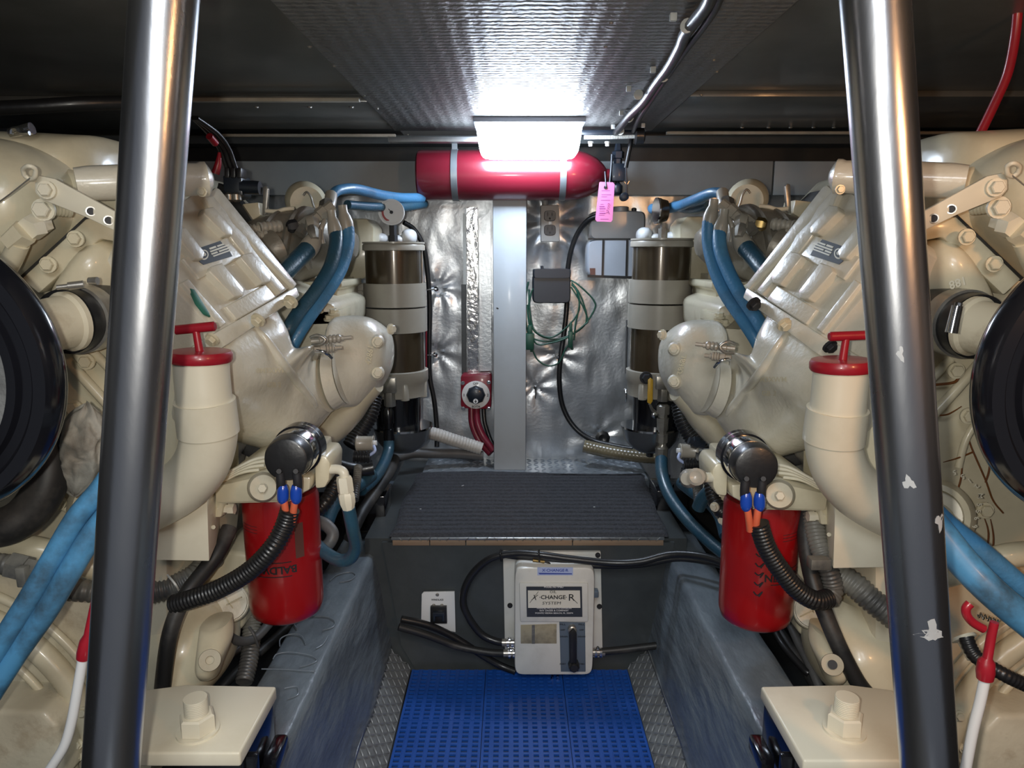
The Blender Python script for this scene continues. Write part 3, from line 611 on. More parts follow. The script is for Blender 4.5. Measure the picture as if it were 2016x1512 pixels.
cable('vent_hose', [(835, 850, 1.93), (862, 856, 1.94), (895, 867, 1.95), (925, 876, 1.96), (950, 884, 1.96)], 0.018, 'whitehose', 'white ribbed hose low on the foil between left separator and post', 'hose', rib=(0.009, 0.05, 16), n=16)
cable('drain_hose', [(1150, 878, 1.96), (1175, 884, 1.95), (1215, 892, 1.93), (1262, 898, 1.91), (1300, 900, 1.9)], 0.0185, 'yhose', 'yellowed clear hose lying at the foot of the foil, right', 'hose', rib=(0.010, 0.02, 16), n=16)
cable('grimy_hose', [(770, 905, 1.9), (810, 893, 1.92), (850, 893, 1.94), (900, 893, 1.96), (950, 897, 1.97)], 0.014, 'greyhose', 'grimy hose under the white ribbed hose at the foil foot', 'hose')

# ------------------------------------------------------------------ oil change pump on the riser
ox = thing('oil_pump_unit', 'white oil change pump box with silver label on the grey riser', 'pump', P(1088, 1330, 1.42))
mk('backing_plate', slab([(990, 1087), (1183, 1087), (1187, 1295), (994, 1290)], PY(1.436), 0, 0.012), 'offwhite', ox, bevel=0.002)
FY = 1.372
def hsec(Y, f, pts=(1013, 1117, 1167, 1330)):
    a = P(pts[0], pts[1], FY); b = P(pts[2], pts[3], FY); c = (a + b) / 2; c.y = Y
    return (c, Vector(((b.x - a.x) / 2 * f, 0, 0)), Vector((0, 0, (a.z - b.z) / 2 * f)), 14)
mk('housing', loft([hsec(1.432, 1.0), hsec(FY + 0.006, 1.0), hsec(FY + 0.0015, 0.985), hsec(FY, 0.96), hsec(FY, 0.3)], 64, 1), 'offwhite', ox)
hp = PY(FY)
fr_ = mk('label_frame', slab([(1022, 1146), (1157, 1146), (1158, 1222), (1024, 1222)], hp, 0.006, 0.007), 'offwhite', ox, bevel=0.003)
lb = mk('label', slab([(1036, 1152), (1145, 1152), (1146, 1211), (1037, 1211)], hp, 0.0075, 0.002), 'char', fr_, smooth=False)
mk('silver_field', slab([(1039, 1159), (1141, 1159), (1142, 1193), (1039.5, 1193)], hp, 0.0082, 0.001), 'silver', fr_, smooth=False)
LY = FY - 0.0087
def tx(s_, x, y, h, wd, m, parent, Y=LY, **k):
    text('lettering', s_, P(x, y, Y), (1, 0, 0), (0, 0, 1), R(h, y, Y) , m, parent, R(wd, y, Y), **k)
tx('MODEL NO 9MBU', 1090, 1155.5, 3.6, 38, 'inkw', fr_, bold=0.02)
tx('OIL', 1089, 1165, 5.5, 13, 'ink', fr_)
tx('X', 1053, 1176, 11, 10, 'ink', fr_, shear=0.4); tx('·CHANGE·', 1089, 1175.5, 8.5, 54, 'ink', fr_, bold=0.02)
tx('R', 1126, 1176, 14, 12, 'ink', fr_); tx('SYSTEM', 1086, 1187, 6, 36, 'ink', fr_, shear=0.15)
mk('lettering', join(tube([(*P(1060, 1164.5, LY), 0.0004), (*P(1043, 1187, LY), 0.0004)], 2, 5), tube([(*P(1126, 1177, LY), 0.0005), (*P(1137, 1188, LY), 0.0005)], 2, 5)), 'ink', fr_)
for s_, y, wd in (('MARINE PRODUCTS DIVISION', 1197, 68), ('RAY ZAGER & COMPANY', 1201.7, 57), ('PONTE VEDRA BEACH, FL 32074', 1207, 74)): tx(s_, 1091, y, 3.5, wd, 'inkw', fr_, bold=0.02)
st_ = mk('blue_label', slab([(1058, 1117), (1128, 1117), (1128, 1132), (1058, 1132)], hp, 0.0015, 0.002), 'pale_blue', ox, smooth=False)
tx('X·CHANGE·R', 1093, 1122.5, 6, 52, 'ink_blue', st_, Y=FY - 0.0017, bold=0.02)
mk('print', slab([(1060, 1127), (1126, 1128), (1126, 1130), (1062, 1130)], hp, 0.0018, 0.0005), 'ink_blue', st_, smooth=False)
mk('sight_window', slab([(1025, 1230), (1096, 1228), (1096, 1267), (1025, 1267)], hp, 0.0008, 0.004), 'window', ox, bevel=0.001)
mk('sight_divider', slab([(1047, 1230), (1053, 1230), (1053, 1267), (1047, 1267)], hp, 0.0012, 0.0005), 'cast', ox, smooth=False)
sp = mk('switch_panel', slab([(1101, 1224), (1152, 1225), (1153, 1322), (1104, 1322)], hp, 0.0015, 0.003), 'label_grey', ox, bevel=0.001)
for s_, x, y in (('FILL', 1108, 1229), ('FILL', 1145, 1229), ('OFF', 1108, 1240), ('OFF', 1145, 1240), ('DRAIN', 1110, 1253), ('DRAIN', 1145, 1253), ('PORT', 1108, 1307), ('STBD', 1145, 1307)):
    tx(s_, x, y, 3.4, 4.2 * len(s_) * 0.7, 'ink', sp, Y=FY - 0.0018, bold=0.02)
mk('selector_shaft', slab([(1119, 1238), (1127, 1229), (1134, 1238), (1134, 1296), (1120, 1296)], hp, 0.020, 0.012), 'black', sp, bevel=0.002)
mk('pivot', lathe(P(1126, 1236, FY), (0, -1, 0), [(0, 0.009), (0.012, 0.009), (0.014, 0.006)], 18), 'fitting', sp)
mk('selector_knob', lathe(P(1129, 1305, FY), (0, -1, 0), [(0, 0.012), (0.018, 0.0115), (0.022, 0.008)], 8), 'black', sp)
for x, y in ((1004, 1192), (1180, 1194), (1177, 1093)): bolt(P(x, y, 1.435), (0, -1, 0), 0.0042, ox, 'ink', 'screw', 0.9)
mk('rocker', box(P(1171, 1167, 1.40), (0.014, 0.02, 0.014)), 'label_grey', ox, bevel=0.002)
for x in (1087, 1098): mk('drain_stud', lathe(P(x, 1330, 1.40), (0, 0, -1), [(0, 0.003), (0.012, 0.003), (0.012, 0.005), (0.019, 0.005), (0.02, 0.002)], 8), 'chrome', ox)
for x, y in ((1003, 1265), (1006, 1286), (1176, 1284)):
    c = P(x, y, 1.40); s_ = -1 if x < 1100 else 1
    mk('hose_barb', lathe(c - Vector((s_ * 0.012, 0, 0)), (s_, 0, 0), [(0, 0.008), (0.028, 0.008)], 14), 'fitting', ox)
    for d_ in (-0.004, 0.006): mk('clamp', lathe(c + Vector((d_ - 0.002, 0, 0)), (1, 0, 0), [(0, 0.0088), (0, 0.0108), (0.005, 0.0108), (0.005, 0.0088)], 18), 'chrome', ox)
    bolt(c + Vector((0, -0.004, 0.011)), (0, -0.3, 1), 0.0032, ox, 'chrome', 'screw', 1)
hh = 0.0078
cable('oil_hose', [(1000, 1265, 1.40), (975, 1262, 1.405), (945, 1246, 1.41), (917, 1205, 1.41), (912, 1170, 1.41), (930, 1130, 1.41), (965, 1100, 1.405), (1010, 1090, 1.40), (1060, 1092, 1.39), (1120, 1100, 1.385), (1200, 1108, 1.38), (1260, 1106, 1.37), (1320, 1092, 1.36), (1380, 1095, 1.33), (1430, 1110, 1.3)], hh, 'black', 'black hose arching over the white pump box to the right bearer', 'hose')
cable('oil_hose', [(985, 1092, 1.425), (1030, 1098, 1.415), (1100, 1108, 1.40), (1180, 1114, 1.395), (1260, 1112, 1.385), (1330, 1100, 1.37), (1400, 1108, 1.34), (1450, 1125, 1.3)], 0.0062, 'black', 'second black hose under the one arching over the white pump box', 'hose')
cable('oil_hose', [(1002, 1286, 1.40), (960, 1284, 1.405), (900, 1272, 1.41), (840, 1250, 1.40), (785, 1234, 1.39)], hh, 'black_worn', 'grey-black hose from the left bearer into the lower pump barb', 'hose')
cable('oil_hose', [(790, 1219, 1.41), (840, 1230, 1.42), (890, 1252, 1.43), (950, 1290, 1.43), (985, 1310, 1.43), (1015, 1322, 1.42)], hh, 'black', 'black hose from the left bearer passing under the white pump box', 'hose')
cable('oil_hose', [(1180, 1283, 1.40), (1215, 1280, 1.40), (1250, 1276, 1.40), (1292, 1271, 1.40)], hh, 'black_worn', 'short black hose from the pump box to the right bearer', 'hose')
o = cable('cable_tie', [(986, 1082, 1.395), (985, 1092, 1.388), (987, 1104, 1.395)], 0.002, 'black', 'black tie around hoses at the left of the pump box top', 'cable tie')
o = cable('cable_tie', [(1061, 1083, 1.385), (1061, 1093, 1.378), (1062, 1106, 1.385)], 0.002, 'black', 'black tie around hoses above the blue label of the pump box', 'cable tie')
cable('butt_splice', [(1049, 1103, 1.39), (1072, 1106, 1.39)], 0.0034, 'brass', 'yellow-brown wire splice hanging above the pump box', 'splice')
cable('loose_wire', [(1072, 1106, 1.39), (1080, 1108, 1.39), (1084, 1112, 1.39)], 0.002, 'black', 'short black wire end beside the yellow-brown splice', 'wire')
# windlass breaker
wb = thing('windlass_breaker', 'white panel with black windlass breaker on the grey riser', 'breaker', P(863, 1240, 1.44))
mk('plate', slab([(830, 1170), (834, 1166), (895, 1165), (897, 1245), (858, 1236), (829, 1222)], PY(1.442), 0, 0.005), 'white', wb, bevel=0.001)
mk('breaker_body', slab([(847, 1195), (879, 1195), (880, 1228), (847, 1228)], PY(1.434), 0, 0.012), 'black', wb, bevel=0.001)
mk('toggle', slab([(852, 1207), (874, 1207), (874, 1224), (870, 1224), (870, 1214), (857, 1214), (857, 1224), (852, 1224)], PY(1.424), 0, 0.012), 'charger', wb, bevel=0.001)
for x, y in ((861, 1171), (854, 1192), (870, 1192)): bolt(P(x, y, 1.441), (0, -1, 0), 0.0028, wb, 'fitting', 'screw', 0.5)
tx('WINDLASS', 861, 1180.5, 4.2, 24, 'ink', wb, Y=1.4415, bold=0.02)

# ------------------------------------------------------------------ cable run on the ceiling
pc = PZ(ZC - 0.016, False)
def ctube(name, pts, r, m, label): 
    o = mk(name, tube([(*(pc.hit(x, y) if len(q) == 0 else P(x, y, q[0])), r) for x, y, *q in pts], 6, 10), m, ang=60); top(o, label, 'cable'); return o
cab = ctube('ceiling_cable', [(1405, -25), (1392, 10), (1352, 62), (1340, 90), (1318, 130), (1292, 165), (1268, 200), (1240, 228), (1212, 262)], 0.0085, 'black', 'thick black cable clipped to the ceiling panel, right of the lamp')
ca2 = ctube('ceiling_cable', [(1425, -30), (1410, 12), (1388, 48), (1352, 95), (1322, 138), (1300, 170), (1272, 212), (1258, 235), (1246, 262, 1.85), (1240, 290, 1.86), (1232, 330, 1.87)], 0.0055, 'black', 'thinner black cable running beside the thick one down to the cylinder valve')
for k, (x, y) in enumerate([(1340, 50), (1297, 150), (1248, 186), (1215, 258), (1232, 232)]):
    c = pc.hit(x, y); mk('cable_clip', join(box(c + Vector((-0.010, 0, 0.010)), (0.009, 0.007, 0.010)), lathe(c + Vector((0.008, 0, 0.0)), (0.5, 0.8, 0), [(0, 0.0095), (0.003, 0.0095)], 14)), 'zip', cab, bevel=0.001)
for k, (x, y) in enumerate([(1392, 20), (1312, 148), (1262, 226), (1266, 254)]):
    c = pc.hit(x, y); mk('cable_clip', box(c + Vector((0.0, 0, 0.008)), (0.009, 0.006, 0.010)), 'zip', ca2, bevel=0.001)

# ================================================================== left / right helpers
def lin(x, pts):
    if x <= pts[0][0]: return pts[0][1]
    for (a, b), (c, d) in zip(pts, pts[1:]):
        if x <= c: return b + (d - b) * (x - a) / (c - a)
    return pts[-1][1]
class Side:
    """The two engines stand mirror-wise about the boat's centre line; each has its own measured offsets."""
    def __init__(s, k): s.k = k; s.L = k == 'left'; s.g = 1 if s.L else -1
    def t(s, x, y, Y):
        if s.L: return x, y
        c = lin(Y, [(1.08, 1026), (1.35, 1037)])
        return 2 * c - x, y + lin(y, [(300, -6), (500, -3), (600, 5), (700, 18), (850, 15), (1200, 14), (1350, 6), (1500, 10)])
    def q(s, x, y, Y): return P(*s.t(x, y, Y), Y)
    def tb(s, pts, r=None): return [(*s.q(p[0], p[1], p[2]), R(p[3] if len(p) > 3 else r, p[1], p[2])) for p in pts]
    def tube(s, pts, r=None, k=6, n=16): return tube(s.tb(pts, r), k, n)
    def rib(s, pts, r=None, pitch=0.006, amp=0.1, n=16): return ribbed(s.tb(pts, r), pitch, amp, n)
    def prism(s, pxs, Y, t):
        Ys = Y if isinstance(Y, (list, tuple)) else [Y] * len(pxs)
        return extr([s.q(x, y, z) for (x, y), z in zip(pxs, Ys)], (0, t, 0))
    def plane(s, a, b, c): return plane3(s.q(*a), s.q(*b), s.q(*c))
    def slab(s, pxs, pl, Yr, h=0.0, t=0.02): return slab([s.t(x, y, Yr) for x, y in pxs], pl, h, t)
    def sec(s, ax, ay, bx, by, Y, d, e=2.0, Yb=None):
        a = s.q(ax, ay, Y); b = s.q(bx, by, Yb or Y); c = (a + b) / 2; u = (b - a) / 2
        v = Vector((0, 1, 0)); v = (v - u.normalized() * v.dot(u.normalized())).normalized() * d
        return (c, u, v, e)
    def lathe(s, a, b, prof, n=28):              # from point a to point b (x, y, depth); prof in (fraction, px radius)
        A = s.q(*a); B = s.q(*b); L = (B - A).length
        return lathe(A, B - A, [(f * L, R(r, a[1], a[2])) for f, r in prof], n)
    def bolt(s, x, y, Y, r, par, m='cream', n=None, **k):
        p = s.q(x, y, Y); nn = n or (Vector((0, 0, HC)) - p).normalized() * 0.3 + Vector((0, -1, 0))
        if n and not s.L: nn = Vector((-n[0], n[1], n[2]))
        return bolt(p, nn, R(r, y, Y), par, m, **k)

# ------------------------------------------------------------------ ladder rails in front of the viewer
for s, (xa, xb) in (('left', (324, 219)), ('right', (1722, 1829))):
    a = P(xa, 0, 0.588); b = P(xb, 1512, 0.588); d = (b - a); a2 = a - d * 0.25; b2 = b + d * 0.12
    o = mk('ladder_rail', sweep([(*(a2 + (b2 - a2) * i / 24), 0.0245) for i in range(25)], 48), 'steel', ang=60)
    top(o, 'polished steel ladder rail standing before the %s engine' % s, 'rail')
    if s == 'right':
        for (x, y, rx, rz) in ((1822, 1010, .0045, .007), (1806, 1215, .006, .010), (1800, 1222, .009, .004), (1762, 935, .004, .005), (1745, 690, .002, .006)):
            c0 = a + d * ((P(x, y, 0.588).z - a.z) / d.z); px = P(x, y, 0.588).x - c0.x
            V = []; F = []; n = 14
            for i in range(n):
                t = 2 * pi * i / n; r_ = 1 + 0.35 * math.sin(3 * t + x) + 0.2 * math.sin(5 * t + y)
                xx = px + rx * r_ * math.cos(t); zz = rz * r_ * math.sin(t)
                xx = max(-0.0235, min(0.0235, xx)); V.append(c0 + Vector((xx + d.x / d.z * zz, -math.sqrt(0.0248 ** 2 - xx * xx), zz)))
            V.append(sum(V, Vector()) / n + Vector((0, -0.0004, 0))); F = [(i, (i + 1) % n, n) for i in range(n)]
            mk('paint_splash', (V, F), 'steel_splash', o)

# ------------------------------------------------------------------ fuel separators on the bulkhead side of each engine
def separator(s):
    L = s.L; Y = 1.75; dy = 0 if L else -7; dz = 0 if L else -12
    cx = P(775 if L else 1303, 485 + dy, Y).x
    def z(py): return P(1008, py + (dy if py < 700 else dz * 0), Y).z
    def r(px, py=600): return R(px, py, Y)
    th = thing('fuel_separator', ('bronze fuel water separator with round gauge on its lid, by the left engine' if L else 'bronze fuel water separator with yellow valve lever, by the right engine'), 'fuel filter', (cx, Y, z(880)))
    def la(a, b, prof, m, name, par=th, n=48): return mk(name, lathe((cx, Y, z(a)), (0, 0, 1), [(h * (z(b) - z(a)), r(q, a)) for h, q in prof], n), m, par)
    lid = la(494, 480, [(0, 58), (0.1, 61), (0.7, 61), (0.95, 59), (1, 55), (1, 20), (1.15, 18)], 'taupe', 'lid')
    for k in range(6):
        t = k * pi / 3 + 0.2; c = Vector((cx, Y, z(479)))
        mk('lid_spoke', box(c + Vector((math.cos(t), math.sin(t), 0)) * r(34), (r(44), r(5), 0.006), 0, Matrix.Rotation(t, 3, 'Z')), 'taupe', lid, bevel=0.001)
    mk('lid_rim', lathe((cx, Y, z(480)), (0, 0, 1), [(0, r(55)), (0.004, r(56)), (0.004, r(60)), (0, r(60))], 48), 'taupe', lid)
    la(558, 492, [(0, 56), (1, 56)], 'bronze', 'upper_can')
    for a, b in ((602, 557), (651, 605)):
        bd = la(a, b, [(0, 57), (0, 61), (1, 61), (1, 57)], 'taupe', 'clamp_band')
        c1 = Vector((cx - s.g * r(72), Y + 0.012, (z(a) + z(b)) / 2))
        mk('clamp_ear', box(c1, (r(44), 0.035, z(b) - z(a) - 0.002)), 'taupe', bd, bevel=0.003)
    bolt(Vector((cx - s.g * r(66), Y - 0.006, z(578))), (0, -1, 0), r(8), th, 'taupe')
    mk('bracket_plate', box((cx - s.g * r(92), Y + 0.02, (z(556) + z(650)) / 2), (0.008, 0.08, z(540) - z(655))), 'cream', th, bevel=0.001)
    mk('bracket_arm', box((cx - s.g * r(130), Y + 0.03, z(582)), (r(80), 0.03, 0.03)), 'cream', th, bevel=0.004)
    la(742, 650, [(0, 54), (1, 54)], 'bronze', 'lower_can')
    cb = la(778, 726, [(0, 50), (0.05, 57), (0.55, 58), (0.6, 60), (0.98, 60), (1, 56)], 'taupe', 'filter_body')
    for a_ in (-2.3, -1.15, -0.2):
        d = Vector((math.cos(a_), math.sin(a_), 0)); mk('cast_lug', lathe(Vector((cx, Y, z(780))) + d * r(52), (0, 0, 1), [(0, r(6)), (0.002, r(9)), (0.042, r(9)), (0.05, r(6))], 14), 'taupe', cb)
    la(850, 776, [(0, 38), (0.05, 43), (0.95, 45), (1, 45)], 'black_gloss', 'lower_bowl')
    # drip bowl below
    c = P(793 if L else 1281, 838, Y); bz = c.z
    th2 = mk('drip_bowl', lathe((c.x, Y, bz), (0, 0, -1), [(0.000, r(59)), (0.002, r(60)), (0.012, r(57)), (0.035, r(52)), (0.052, r(42)), (0.064, r(26)), (0.069, 0.001), (0.066, 0.001), (0.061, r(24)), (0.049, r(40)), (0.033, r(49)), (0.010, r(55)), (0, r(58))], 56), 'bowl', th)
    mk('bowl_rim', lathe((c.x, Y, bz), (0, 0, 1), [(-0.003, r(58)), (-0.003, r(60.5)), (0.002, r(60.5)), (0.002, r(58))], 56), 'chrome', th2)
    if not L: mk('bowl_stud', lathe((c.x, Y, bz - 0.07), (0, 0, -1), [(0, 0.009), (0.01, 0.009), (0.012, 0.004)], 8), 'black', th2)
    # gauge
    if L:
        g = P(771, 418, Y - 0.01)
        gg = mk('gauge', lathe(g + Vector((0, 0.02, 0)), (0, -1, 0.03), [(0, r(20)), (0.002, r(23)), (0.016, r(23)), (0.020, r(24)), (0.024, r(24)), (0.024, r(21)), (0.019, r(20.5)), (0.019, 0.0001)], 40), 'taupe', th)
        mk('bezel', lathe(g, (0, -1, 0.03), [(0.0, r(24.6)), (0.006, r(24.6)), (0.006, r(21)), (0.002, r(21))], 40), 'white', gg)
        mk('dial_face', lathe(g + Vector((0, -0.001, 0)), (0, -1, 0.03), [(0, r(21.5)), (0.001, r(21.5))], 36), 'gauge', gg)
        V = []; F = []
        for i in range(15):
            t = math.radians(140 + i * 8)
            for rr in (r(15), r(19)): V.append(g + Vector((rr * math.cos(t), -0.0026, rr * math.sin(t))))
        F = [(2 * i, 2 * i + 1, 2 * i + 3, 2 * i + 2) for i in range(14)]
        mk('red_band', (V, F), 'gauge_red', gg, smooth=False)
        mk('needle', sweep([(g.x - 0.007, g.y - 0.0032, g.z + 0.008, 0.0007), (g.x + 0.002, g.y - 0.0032, g.z - 0.002, 0.0009)], 6), 'ink', gg)
        mk('hub', lathe(g + Vector((0, -0.002, 0)), (0, -1, 0), [(0, 0.004), (0.003, 0.004)], 12), 'ink', gg)
        mk('gauge_stem', lathe((g.x, Y, z(480)), (0, 0, 1), [(0, r(9)), (0.02, r(9)), (0.02, r(7)), (0.045, r(7))], 6), 'ink', gg)
    else:
        g = P(1305, 415, Y)
        gg = mk('gauge', lathe((g.x + 0.008, Y, g.z), (-1, -0.12, 0), [(0, r(20)), (0.012, r(22)), (0.016, r(24)), (0.022, r(24)), (0.022, r(20))], 36), 'bronze', th)
        mk('bezel', lathe((g.x - 0.013, Y, g.z), (-1, -0.12, 0), [(0, r(25)), (0.004, r(25)), (0.004, r(20))], 36), 'chrome', gg)
        mk('gauge_stem', lathe((g.x + 0.002, Y, z(478)), (0, 0, 1), [(0, r(9)), (0.025, r(9)), (0.025, r(6)), (0.04, r(6))], 6), 'fitting', gg)
    # white knobs behind the lid
    for (x, y, a, b) in ((742, 469, 20, 11), (805, 466, 15, 15), (786, 472, 14, 9)):
        p = s.q(x, y, 1.90); mk('lid_knob', loft([(p + Vector((0, 0.03, 0)), Vector((R(a, y, 1.9) * .9, 0, 0)), Vector((0, 0, R(b, y, 1.9) * .9)), 2.4), (p, Vector((R(a, y, 1.9), 0, 0)), Vector((0, 0, R(b, y, 1.9))), 2.4), (p + Vector((0, -0.02, 0)), Vector((R(a, y, 1.9) * .7, 0, 0)), Vector((0, 0, R(b, y, 1.9) * .7)), 2.2), (p + Vector((0, -0.026, 0)), Vector((R(a, y, 1.9) * .2, 0, 0)), Vector((0, 0, R(b, y, 1.9) * .2)), 2)], 20, 3), 'white', th)
    # outlet fitting
    if L:
        f = mk('outlet_elbow', join(box(P(768, 757, 1.68), (r(26), 0.03, r(30))), lathe(P(768, 800, 1.68), (0, 0, 1), [(0, r(12)), (0.06, r(12))], 6)), 'fitting', th, bevel=0.002)
        mk('hose_nut', lathe(P(766, 868, 1.68), (0, 0, 1), [(0, r(11)), (0.03, r(11)), (0.032, r(9)), (0.045, r(9)), (0.045, r(12)), (0.075, r(12)), (0.085, r(8))], 12), 'black_gloss', f)
    else:
        f = mk('outlet_elbow', join(box(P(1303, 752, 1.68), (r(26), 0.03, r(26))), lathe(P(1305, 790, 1.68), (0, 0, 1), [(0, r(12)), (0.04, r(12))], 6)), 'fitting', th, bevel=0.002)
        mk('ball_valve', lathe(P(1302, 905, 1.68), (0, 0, 1), [(0, r(8)), (0.004, r(12)), (0.03, r(13)), (0.036, r(9)), (0.045, r(9)), (0.045, r(12)), (0.065, r(12)), (0.066, r(9)), (0.074, r(9)), (0.075, r(11)), (0.105, r(12)), (0.106, r(9)), (0.115, r(9)), (0.115, r(13)), (0.135, r(13)), (0.14, r(8))], 8), 'fitting', f)
        mk('lever', extr([P(x, y, 1.655) for x, y in ((1276, 748), (1281, 744), (1286, 748), (1285, 790), (1281, 796), (1275, 793))], (0, 0.006, 0)), 'yellow', f, bevel=0.001)
        mk('lever_stem', tube([(*P(1279, 795, 1.66), 0.003), (*P(1284, 806, 1.665), 0.004), (*P(1292, 815, 1.68), 0.006)], 4, 8), 'fitting', f)
        mk('valve_nut', lathe(P(1287, 816, 1.67), (0, -1, 0), [(0, 0.008), (0.01, 0.008), (0.012, 0.005)], 6), 'chrome', f)
        bolt(P(1272, 744, 1.67), (0, -1, 0), r(9), th, 'ink')
    return th
SL, SR = Side('left'), Side('right')
separator(SL); separator(SR)
for s in (SL, SR):
    x = 842 if s.L else 1232
    o = mk('red_pipe', sweep([(*P(x - (3 if s.L else -2), 630, 1.9), 0.0025), (*P(x - (3 if s.L else 0), 735, 1.9), 0.0025)], 8), 'red_tank' if s.L else 'greyhose')
    top(o, 'thin %s pipe behind the %s fuel separator' % ('red' if s.L else 'grey', s.k), 'pipe')

# ================================================================== engines
def engine(s):
    L = s.L; g = s.g
    E = thing('marine_engine', 'cream marine diesel engine filling the %s side, with nameplate box and elbow' % s.k, 'engine', s.q(200, 1200, 1.2))
    # ---- block behind everything
    blk = mk('engine_block', s.prism([(-260, 300), (330, 330), (470, 470), (560, 560), (660, 600), (660, 640), (590, 870), (470, 980), (380, 1140), (-260, 1160)], 1.38, 0.30), 'cream_dirty', E, bevel=0.01)
    mk('front_cover', s.prism([(-240, 330), (120, 330), (240, 360), (285, 520), (300, 640), (350, 720), (350, 980), (320, 1010), (300, 1110), (-240, 1110)], 0.98, 0.34), 'cream', E, bevel=0.012, seg=3)
    # ---- expansion tank at the top
    tk = mk('header_tank', loft([s.sec(-150, 270, -150, 480, 1.08, 0.13, 3), s.sec(20, 268, 20, 460, 1.08, 0.13, 3), s.sec(180, 274, 180, 430, 1.10, 0.12, 3), s.sec(238, 280, 246, 420, 1.12, 0.11, 3), s.sec(262, 310, 268, 400, 1.13, 0.08, 3)], 40, 4), 'cream', E)
    mk('tank_dome', loft([s.sec(-120, 272, -120, 560, 0.98, 0.05, 2.4), s.sec(-20, 271, -20, 560, 0.98, 0.10, 2.4), s.sec(50, 284, 50, 540, 0.98, 0.10, 2.4), s.sec(105, 312, 105, 500, 0.98, 0.085, 2.4), s.sec(138, 350, 138, 450, 0.98, 0.05, 2.4), s.sec(145, 380, 145, 410, 0.98, 0.01, 2.4)], 40, 5), 'cream', tk)
    th = mk('thermostat_housing', s.lathe((150, 362, 0.90), (415, 352, 0.98), [(0, 10), (0, 31), (0.1, 34), (0.35, 35), (0.36, 40), (0.42, 42), (0.47, 38), (0.9, 33), (0.93, 36), (0.965, 36), (1.0, 22), (1.02, 10)], 36), 'cream_gloss', E)
    s.bolt(398, 378, 0.95, 7, th, 'cream')
    # perforated strap
    pl = PY(0.86)
    st = mk('perforated_strap', s.slab([(68, 358), (76, 345), (108, 352), (240, 424), (262, 438), (256, 466), (235, 459), (165, 426), (80, 392), (68, 378)], pl, 0.86, 0, 0.006), 'cream_pale' if L else 'cream_pale', E, bevel=0.0015)
    for x, y in ((179, 416), (214, 434), (240, 446)):
        mk('strap_hole', s.lathe((x, y, 0.8598), (x, y, 0.8588), [(0, 7), (1, 7)], 18), 'ink', st); mk('hole_ring', s.lathe((x, y, 0.8602), (x, y, 0.858), [(0, 9.5), (1, 9.5), (1, 7.2), (0.2, 7)], 20), 'taupe', st)
    s.bolt(92, 374, 0.856, 13, st, 'cream_pale')
    mk('lifting_ring', s.tube([(48, 345, 0.85), (46, 333, 0.845), (57, 327, 0.84), (69, 333, 0.845), (68, 348, 0.85), (58, 352, 0.853), (48, 345, 0.85)], 4.5), 'cream_pale', st)
    mk('pointer_wire', s.tube([(60, 350, 0.85), (20, 382, 0.85), (-20, 410, 0.85)], 1.4), 'fitting', st)
    s.bolt(86, 413, 0.88, 16, E, 'cream_pale'); mk('stud', s.rib([(100, 412, 0.9), (140, 416, 0.92)], 12, 0.004, 0.08), 'cream', E)
    mk('union_body', s.lathe((52, 452, 0.87), (88, 440, 0.90), [(0, 22), (0.45, 26), (0.5, 26), (0.5, 20), (1, 20)], 6), 'cream_pale', E)
    mk('union_nut', s.lathe((20, 480, 0.87), (50, 456, 0.87), [(0, 22), (1, 26)], 6), 'cream', E)
    mk('union_pipe', s.tube([(-10, 560, 0.9), (18, 520, 0.88), (38, 478, 0.87)], 19), 'cream', E)
    # diagonal gasketed flange with its bolts
    pl = s.plane((60, 560, 0.93), (235, 420, 0.95), (230, 600, 0.95))
    fl = mk('cover_flange', s.slab([(42, 545), (172, 430), (205, 425), (260, 455), (250, 480), (200, 470), (80, 578)], pl, 0.93, 0.006, 0.05), 'cream', E, bevel=0.003)
    mk('gasket', s.slab([(40, 548), (172, 427), (205, 421), (205, 427), (173, 432), (44, 552)], pl, 0.93, 0.008, 0.03), 'dark', fl)
    for x, y in ((149, 470), (95, 521)): s.bolt(x, y, 0.915, 12, fl)
    mk('cover_hump', loft([s.sec(105, 590, 190, 474, 0.975, 0.02, 2.6), s.sec(125, 600, 212, 470, 0.975, 0.05, 2.6), s.sec(160, 615, 240, 480, 0.98, 0.06, 2.6), s.sec(195, 622, 262, 510, 0.985, 0.05, 2.6), s.sec(235, 622, 280, 560, 0.99, 0.01, 2.4)], 32, 4), 'cream', E)
    if not L:
        c = s.q(168, 556, 0.90); text('cast_number', '188', c, (-1, 0.0, -0.35), (0.35, 0, -1), 0.011, 'cream_pale', E, bold=0.02, lift=0.0)
        for k, (ch, x, y, a) in enumerate((('9', 1918, 1036, 100), ('6', 1922, 1020, 98), ('5', 1925, 1006, 96), ('5', 1927, 993, 94), ('M', 1929, 976, 90), ('2', 1922, 957, 60), ('1', 1908, 946, 40), ('5', 1894, 938, 30), ('5', 1878, 930, 20))):
            a = math.radians(a - 180); text('cast_number', ch, P(x, y, 0.898), (math.cos(a), 0, -math.sin(a) * -1), (math.sin(a) * -1 * -1 * -1, 0, math.cos(a)), 0.007, 'cream_pale', E, bold=0.02, lift=0.001)
    # ---- water coupling behind the pulley
    cp = mk('water_pipe', s.lathe((40, 651, 0.82), (140, 632, 0.88), [(0, 50), (0.85, 56), (0.9, 63), (1.0, 63)], 40), 'cream_dirty', E)
    sv = mk('rubber_sleeve', s.lathe((128, 634, 0.88), (240, 612, 0.99), [(0, 50), (0, 64), (0.1, 66), (0.5, 66), (1, 64)], 40), 'black', E)
    mk('hose_clamp', s.lathe((148, 630, 0.895), (172, 626, 0.92), [(0, 66), (0, 68.5), (1, 68.5), (1, 66)], 40), 'fitting', sv)
